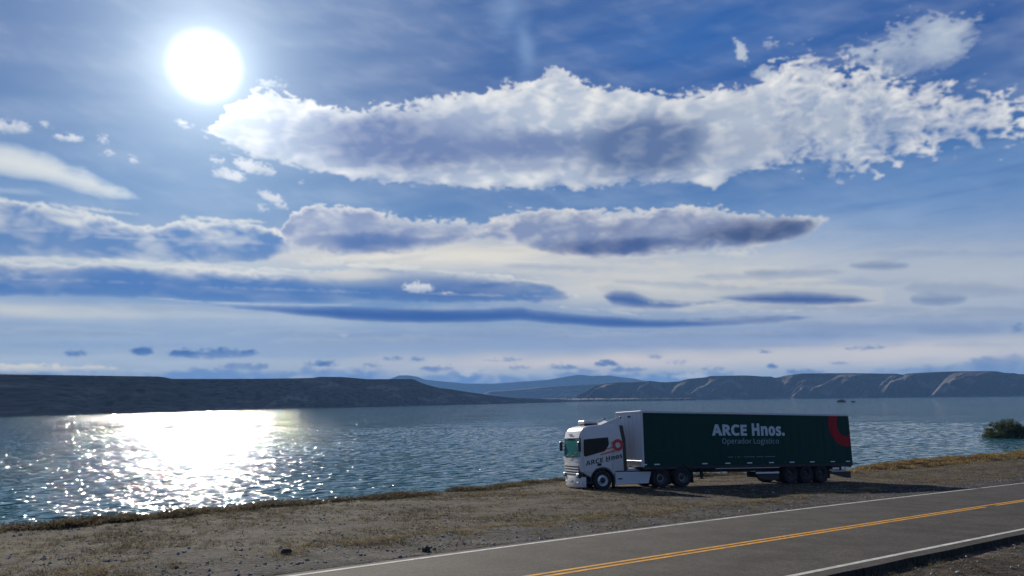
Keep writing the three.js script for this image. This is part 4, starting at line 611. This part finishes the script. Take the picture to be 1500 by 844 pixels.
  mesh('chassis_beam', join(...[-0.45, 0.45].map((z) => box(L - 0.4, 0.34, 0.10, L / 2, 0.90, z)), ...[1, 3, 4.3, 6, 8, 10, 12, 14, 15.2].map((x) => box(0.09, 0.2, 2.3, x, 0.99, 0))), M.chassis, T);
  for (const x of [10.43, 11.64, 12.86]) mesh('axle', new THREE.CylinderGeometry(0.075, 0.075, 1.9, 10).rotateX(Math.PI / 2).translate(x, 0.52, 0), M.chassis, T);
  mesh('landing_gear_beam', box(0.12, 0.12, 1.5, 4.28, 0.86, 0), M.chassis, T);
  // spare wheel in its cradle, pallet box
  const sp = group('spare_wheel', [8.35, 0.55, 0.55], T); sp.rotation.x = Math.PI / 2; mesh('tyre', tyreGeo, M.rubber, sp); mesh('rim', rimDrive, M.grey, sp);
  mesh('pallet_box', slab([[7.74, 0.60], [7.95, 0.42], [8.25, 0.30], [8.9, 0.24], [9.48, 0.26], [9.48, 0.60]], 0.06, 0.02).translate(0, 0, 1.12), M.dark, T);
  mesh('underrun_bumper', join(rbox(0.12, 0.22, 2.4, 0.02, 15.18, 0.52, 0), slab([[13.55, 0.62], [15.24, 0.62], [15.24, 0.24], [14.9, 0.24], [13.55, 0.52]], 0.04).translate(0, 0, 1.18), slab([[13.55, 0.62], [15.24, 0.62], [15.24, 0.24], [14.9, 0.24], [13.55, 0.52]], 0.04).translate(0, 0, -1.22), box(0.1, 0.5, 0.1, 15.18, 0.8, 0.5), box(0.1, 0.5, 0.1, 15.18, 0.8, -0.5)), M.dark, T);
}

// ---------------------------------------------------------------- grass, stones, shrubs and trees
const leafMat = (c, t = 0.35) => phys(c, 1, { transmission: t, thickness: 0, side: THREE.DoubleSide, specularIntensity: 0.2 });
function tuftGeo(seed, blades, spread, lean) {
  const r = rng(seed), pos = [], idx = [];
  for (let b = 0; b < blades; b++) {
    const a = r() * 6.283, d = Math.sqrt(r()) * spread, x = Math.cos(a) * d, z = Math.sin(a) * d, h = 0.55 + 0.45 * r(), w = 0.018 + 0.022 * r(), la = r() * 6.283, l = lean * (0.4 + r()), ca = Math.cos(la + 1.57) * w, sa = Math.sin(la + 1.57) * w, k = pos.length / 3;
    const px = (t) => x + Math.cos(la) * l * t * t, pz = (t) => z + Math.sin(la) * l * t * t;
    pos.push(x - ca, -0.08, z - sa, x + ca, -0.08, z + sa, px(0.55) - ca * 0.8, h * 0.6, pz(0.55) - sa * 0.8, px(0.55) + ca * 0.8, h * 0.6, pz(0.55) + sa * 0.8, px(1), h, pz(1));
    idx.push(k, k + 1, k + 2, k + 1, k + 3, k + 2, k + 2, k + 3, k + 4);
  }
  const g = new THREE.BufferGeometry(); g.setAttribute('position', new THREE.Float32BufferAttribute(pos, 3)); g.setIndex(idx); g.computeVertexNormals(); return g;
}
function scatter(name, label, category, geo, mat, list) {
  const m = new THREE.InstancedMesh(geo, mat, list.length), o = new THREE.Object3D(), c = new THREE.Color();
  list.forEach(([x, y, z, sx, sy, sz, ry, col, rx = 0], i) => { o.position.set(x, y, z); o.scale.set(sx, sy, sz); o.rotation.set(rx, ry, rx * 0.7); o.updateMatrix(); m.setMatrixAt(i, o.matrix); c.setRGB(...col); m.setColorAt(i, c); });
  m.name = numbered(name); scene.add(m); return stuff(m, label, category);
}
{
  const r = rng(401), bank = [], short = [], stones = [];
  const straw = [0.23, 0.165, 0.080], hay = [0.30, 0.23, 0.11], olive = [0.085, 0.075, 0.035], umber = [0.050, 0.034, 0.022], ochre = [0.36, 0.24, 0.07];
  const blend = (a, b, t) => a.map((v, i) => lerp(v, b[i], clamp(t)));
  for (let i = 0; i < 15000; i++) {
    const s = -46 + Math.pow(r(), 0.95) * 160; const right = s > 22;
    if (s > 21 && s < 28.5 && r() < 0.93) continue;                     // the bare sandy gap behind the trailer
    const wide = right ? 2.6 : 1.0, d = (r() + r() - 1) * wide - (right ? 0.9 : 0.15), t = shore(s) + d, n = fbm(s * 0.5, d * 0.8 + 6, 3); if (r() > 0.50 + 2.4 * n) continue;
    const [x, y, z] = onGround(s, t), h = (right ? 0.24 : 0.16) * (0.45 + 0.9 * r()) * (1 + 1.3 * n), w = 0.40 + 0.5 * r();
    bank.push([x, y, z, w, h, w, r() * 6.28, right ? blend(blend(ochre, straw, r()), umber, r() < 0.22 ? 0.9 : 0.1) : blend(blend(umber, olive, r()), straw, r() * 0.5 * (d < -0.3 ? 1.3 : 0.6))]);
  }
  for (let i = 0; i < 120000; i++) {
    const s = -36 + r() * 96, t = -24 + r() * (shore(s) + 24), dF = t - edgeFar(s); if (dF < -0.1 && t > edgeNear(s) - 0.1) continue;
    if (s > -5 && s < 16 && t > -0.6 && t < 3.4) continue;
    const n = fbm(s * 0.16, t * 0.3, 4) + 0.5 * fbm(s * 0.9, t * 0.9, 2), near = dF > 0 && dF < 2.4; if (r() > 0.42 + 1.7 * n - (near ? 0.45 : 0)) continue;
    const [x, y, z] = onGround(s, t), h = (0.03 + 0.07 * r() * r()) * (1 + n), w = 0.08 + 0.14 * r(); short.push([x, y, z, w, h, w, r() * 6.28, blend(blend(straw, olive, r() * 1.2), r() < 0.5 ? hay : umber, r() < 0.45 ? 0.8 : 0)]);
  }
  for (let i = 0; i < 7000; i++) {
    const s = -34 + r() * 44, t = edgeFar(s) + 2.9 + (r() + r() + r() - 1.5) * 0.9 + 0.9 * fbm(s * 0.2, 5, 3); if (fbm(s * 0.6, t * 0.6, 3) < 0.02 + 0.25 * r() || (s > -5 && t > -0.6)) continue;
    const [x, y, z] = onGround(s, t), w = 0.08 + 0.12 * r(); short.push([x, y, z, w, 0.03 + 0.05 * r(), w, r() * 6.28, blend(hay, straw, r())]);
  }
  for (let i = 0; i < 17000; i++) {
    const s = -34 + r() * 80, t = -27 + r() * (shore(s) + 27), dF = t - edgeFar(s); if (dF < 0.02 && t > edgeNear(s) - 0.05) continue;
    const n = fbm(s * 0.3 + 60, t * 0.5, 3); if (r() > (dF > 0 && dF < 3 ? 0.9 : dF < 0 ? 0.8 : 0.38 + 1.2 * n)) continue;
    const [x, y, z] = onGround(s, t), q = r(), size = 0.012 + 0.03 * q * q + (r() < 0.004 ? 0.03 : 0), v = 0.12 + 0.20 * r(); stones.push([x, y + size * 0.25, z, size * (0.8 + 0.6 * r()), size * (0.5 + 0.4 * r()), size * (0.8 + 0.6 * r()), r() * 6.28, [v, v * 0.94, v * 0.86], r() * 0.6]);
  }
  scatter('bank_grass', 'fringe of dry grass along the top of the lake bank', 'grass', tuftGeo(1, 22, 0.5, 0.45), leafMat([1, 1, 1]), bank);
  scatter('verge_grass', 'short dry grass in patches over the verge', 'grass', tuftGeo(2, 11, 0.6, 0.9), leafMat([1, 1, 1], 0.2), short);
  const st = new THREE.IcosahedronGeometry(1, 1); { const p = st.attributes.position, q = new Map(), rr = rng(6); for (let i = 0; i < p.count; i++) { const k = [p.getX(i), p.getY(i), p.getZ(i)].map((v) => v.toFixed(2)).join(); if (!q.has(k)) q.set(k, 0.75 + 0.45 * rr()); const f = q.get(k); p.setXYZ(i, p.getX(i) * f, p.getY(i) * f, p.getZ(i) * f); } st.computeVertexNormals(); }
  scatter('gravel', 'loose gravel along both edges of the road', 'gravel', st, std([1, 1, 1], 1), stones);
  const rockMat = std([0.035, 0.030, 0.026], 0.95);
  function rock(px, py, size, label) { const [s, t] = groundHit(px, py), [x, y, z] = onGround(s, t), g = new THREE.IcosahedronGeometry(1, 2), p = g.attributes.position; for (let i = 0; i < p.count; i++) { const a = [p.getX(i), p.getY(i), p.getZ(i)], f = 1 + 0.45 * noise(a[0] * 1.3 + px, a[1] * 1.3 + a[2] * 1.7); p.setXYZ(i, a[0] * f * size[0], a[1] * f * size[1], a[2] * f * size[2]); } g.computeVertexNormals(); const m = mesh('rock', toCreasedNormals(g, 0.5), rockMat, scene); m.position.set(x, y + size[1] * 0.45, z); m.rotation.y = px; return tag(m, label, 'rock', 'dark rocks lying on the verge'); }
  rock(418, 812, [0.11, 0.075, 0.09], 'dark rock where the grass meets the gravel strip'); rock(624.5, 807, [0.11, 0.08, 0.09], 'dark lump of rock on the gravel strip beside the white line');
}
// leafy crowns: many small leaves spread through clumps
function foliage(seed, clumps, per, size, shape) {
  const r = rng(seed), pos = [], nor = [], col = [], idx = [];
  for (let c = 0; c < clumps; c++) {
    const ctr = shape(r), rad = size * (3 + 4 * r()), shade = 0.7 + 0.6 * r();
    for (let i = 0; i < per; i++) {
      const d = v3(r() * 2 - 1, r() * 2 - 1, r() * 2 - 1).normalize().multiplyScalar(rad * Math.cbrt(r())), p = ctr.clone().add(d); if (p.y < 0.02) continue;
      const a = v3(r() - 0.5, r() - 0.5, r() - 0.5).normalize().multiplyScalar(size), b = v3(r() - 0.5, r() - 0.5, r() - 0.5).cross(a).normalize().multiplyScalar(size * 0.45), k = pos.length / 3;
      for (const v of [p.clone().sub(a), p.clone().add(b), p.clone().add(a), p.clone().sub(b)]) pos.push(v.x, v.y, v.z);
      const t = shade * (0.8 + 0.4 * r()), y = r() < 0.15 ? 1.3 : 1; for (let q = 0; q < 4; q++) col.push(t * y, t, t * 0.9);
      idx.push(k, k + 1, k + 2, k, k + 2, k + 3);
    }
  }
  const g = new THREE.BufferGeometry(); g.setAttribute('position', new THREE.Float32BufferAttribute(pos, 3)); g.setAttribute('color', new THREE.Float32BufferAttribute(col, 3)); g.setIndex(idx); g.computeVertexNormals(); return g;
}
const onWater = (px, py) => { const d = rayOf(px, py), k = -EYE / d.y; return [d.x * k, 0, d.z * k]; };
const dome = (rx, h, rz, base = 0.1) => (r) => { const a = r() * 6.283, e = Math.pow(r(), 1.15), rad = 0.55 + 0.45 * Math.sqrt(r()); const y = base + (h - base) * e * rad, q = Math.sqrt(Math.max(0.05, 1 - e * e)) * rad; const lobe = 0.88 + 0.42 * noise(Math.cos(a) * 1.6 + 5, Math.sin(a) * 1.6 + e * 2.2); return v3(Math.cos(a) * rx * q * lobe * (0.85 + 0.3 * r()), y * (0.86 + 0.3 * noise(Math.cos(a) * 2.1, Math.sin(a) * 2.1 + 9)), Math.sin(a) * rz * q * lobe); };
const bark = std([0.07, 0.055, 0.042], 0.95);
function branches(seed, n, h, spread, thick) { const r = rng(seed); return join(Array.from({ length: n }, () => { const a = r() * 6.283, l = 0.6 + 0.4 * r(), x = Math.cos(a) * spread * l, z = Math.sin(a) * spread * l; return tube([[x * 0.08, -0.5, z * 0.08], [x * 0.3, h * 0.35 * l, z * 0.3], [x * 0.75, h * 0.8 * l, z * 0.75]], thick * (0.5 + 0.5 * r()), 6, 5); })); }
{
  const p = onWater(1478, 641), b = tag(group('bush', p), 'round green bush standing in the shallow water off the right bank', 'bush');
  mesh('branch', branches(5, 16, 2.6, 2.4, 0.07), bark, b).userData.kind = 'stuff';
  mesh('crown', foliage(21, 330, 90, 0.07, dome(3.2, 2.75, 2.8, 0.0)), (() => { const m = leafMat([0.050, 0.066, 0.018], 0.3); m.vertexColors = true; return m; })(), b);
  const shrub = (name, px, py, size, colour, seed, label, category, groupName, wet) => { const q = wet ? onWater(px, py) : onGround(...groundHit(px, py)), g = tag(group(name, q), label, category, groupName); mesh('branch', branches(seed, 7, size[1] * 0.85, size[0] * 0.7, 0.02 * size[1] + 0.01), bark, g).userData.kind = 'stuff'; const m = leafMat(colour, 0.3); m.vertexColors = true; mesh('crown', foliage(seed, Math.round(40 + size[0] * 20), 36, size[2], dome(size[0], size[1], size[0] * 0.8, 0.03)), m, g); return g; };
  shrub('shrub', 1391, 671.5, [1.15, 0.42, 0.035], [0.20, 0.20, 0.035], 31, 'low yellow green shrub on the grassy bank behind the trailer', 'shrub', 'shrubs on the bank');
  shrub('shrub', 1494, 664.5, [1.5, 0.55, 0.04], [0.24, 0.22, 0.035], 32, 'low yellow green shrub on the bank in front of the round bush', 'shrub', 'shrubs on the bank');
  shrub('drowned_shrub', 1233, 589.6, [3.6, 2.6, 0.22], [0.030, 0.030, 0.022], 33, 'larger of two dark drowned shrubs far out in the lake', 'shrub', 'drowned shrubs out in the lake', true);
  shrub('drowned_shrub', 1250, 589.4, [1.9, 0.9, 0.16], [0.030, 0.030, 0.022], 34, 'smaller of two dark drowned shrubs far out in the lake', 'shrub', 'drowned shrubs out in the lake', true);
  // the trees on the spit
  const tree = (px, py, h, w, seed, label) => { const d = 2010, top = toPoint(px, py, d), g = tag(group('tree', [top.x, 1.5, top.z]), label, 'tree', 'trees on the far spit'); mesh('trunk', new THREE.CylinderGeometry(0.12, 0.3, h * 0.5, 6).translate(0, h * 0.25 - 0.5, 0), bark, g); const m = leafMat([0.035, 0.042, 0.020], 0.2); m.vertexColors = true; mesh('crown', foliage(seed, 22, 16, 0.5, (r) => { const e = r(), a = r() * 6.283, q = w * Math.sin(Math.PI * (0.12 + 0.8 * e)) * Math.sqrt(r()); return v3(Math.cos(a) * q, h * (0.1 + 0.9 * e), Math.sin(a) * q); }), m, g); };
  for (const [px, h, w, i] of [[832, 12, 1.1, 0], [836, 9, 1.0, 1], [851, 12, 1.0, 2], [862, 9, 1.0, 3], [870, 11, 1.0, 4], [818, 8, 1.1, 5], [795, 8, 1.2, 6]]) tree(px, 582, h, w, 60 + i, 'slender dark poplar standing on the far spit');
  for (const [px, h, w, i] of [[884, 9, 3.0, 0], [889, 11, 4.0, 1], [893, 7, 3.0, 2]]) tree(px, 582, h, w, 80 + i, 'round dark tree in the clump on the far spit');
  tree(1013, 582, 8, 3.2, 90, 'round dark tree at the tip of the far spit');
  const r = rng(77), belt = []; for (let i = 0; i < 900; i++) { const px = 745 + r() * 272, d = 1960 + r() * 70, q = toPoint(px, 583, d), k = 2 + 3.5 * r() * (px > 800 ? 1 : 0.6); belt.push([q.x, 1 + k * 0.3, q.z, k, k * 0.6, k, r() * 6.28, [0.035 + 0.02 * r(), 0.038, 0.024]]); }
  scatter('scrub_belt', 'dark belt of scrub covering the far spit', 'scrub', new THREE.IcosahedronGeometry(1, 1), std([1, 1, 1], 1), belt);
}
scene.traverse((o) => { if (o.isMesh) { o.castShadow = true; o.receiveShadow = true; } });
renderer.render(scene, camera);
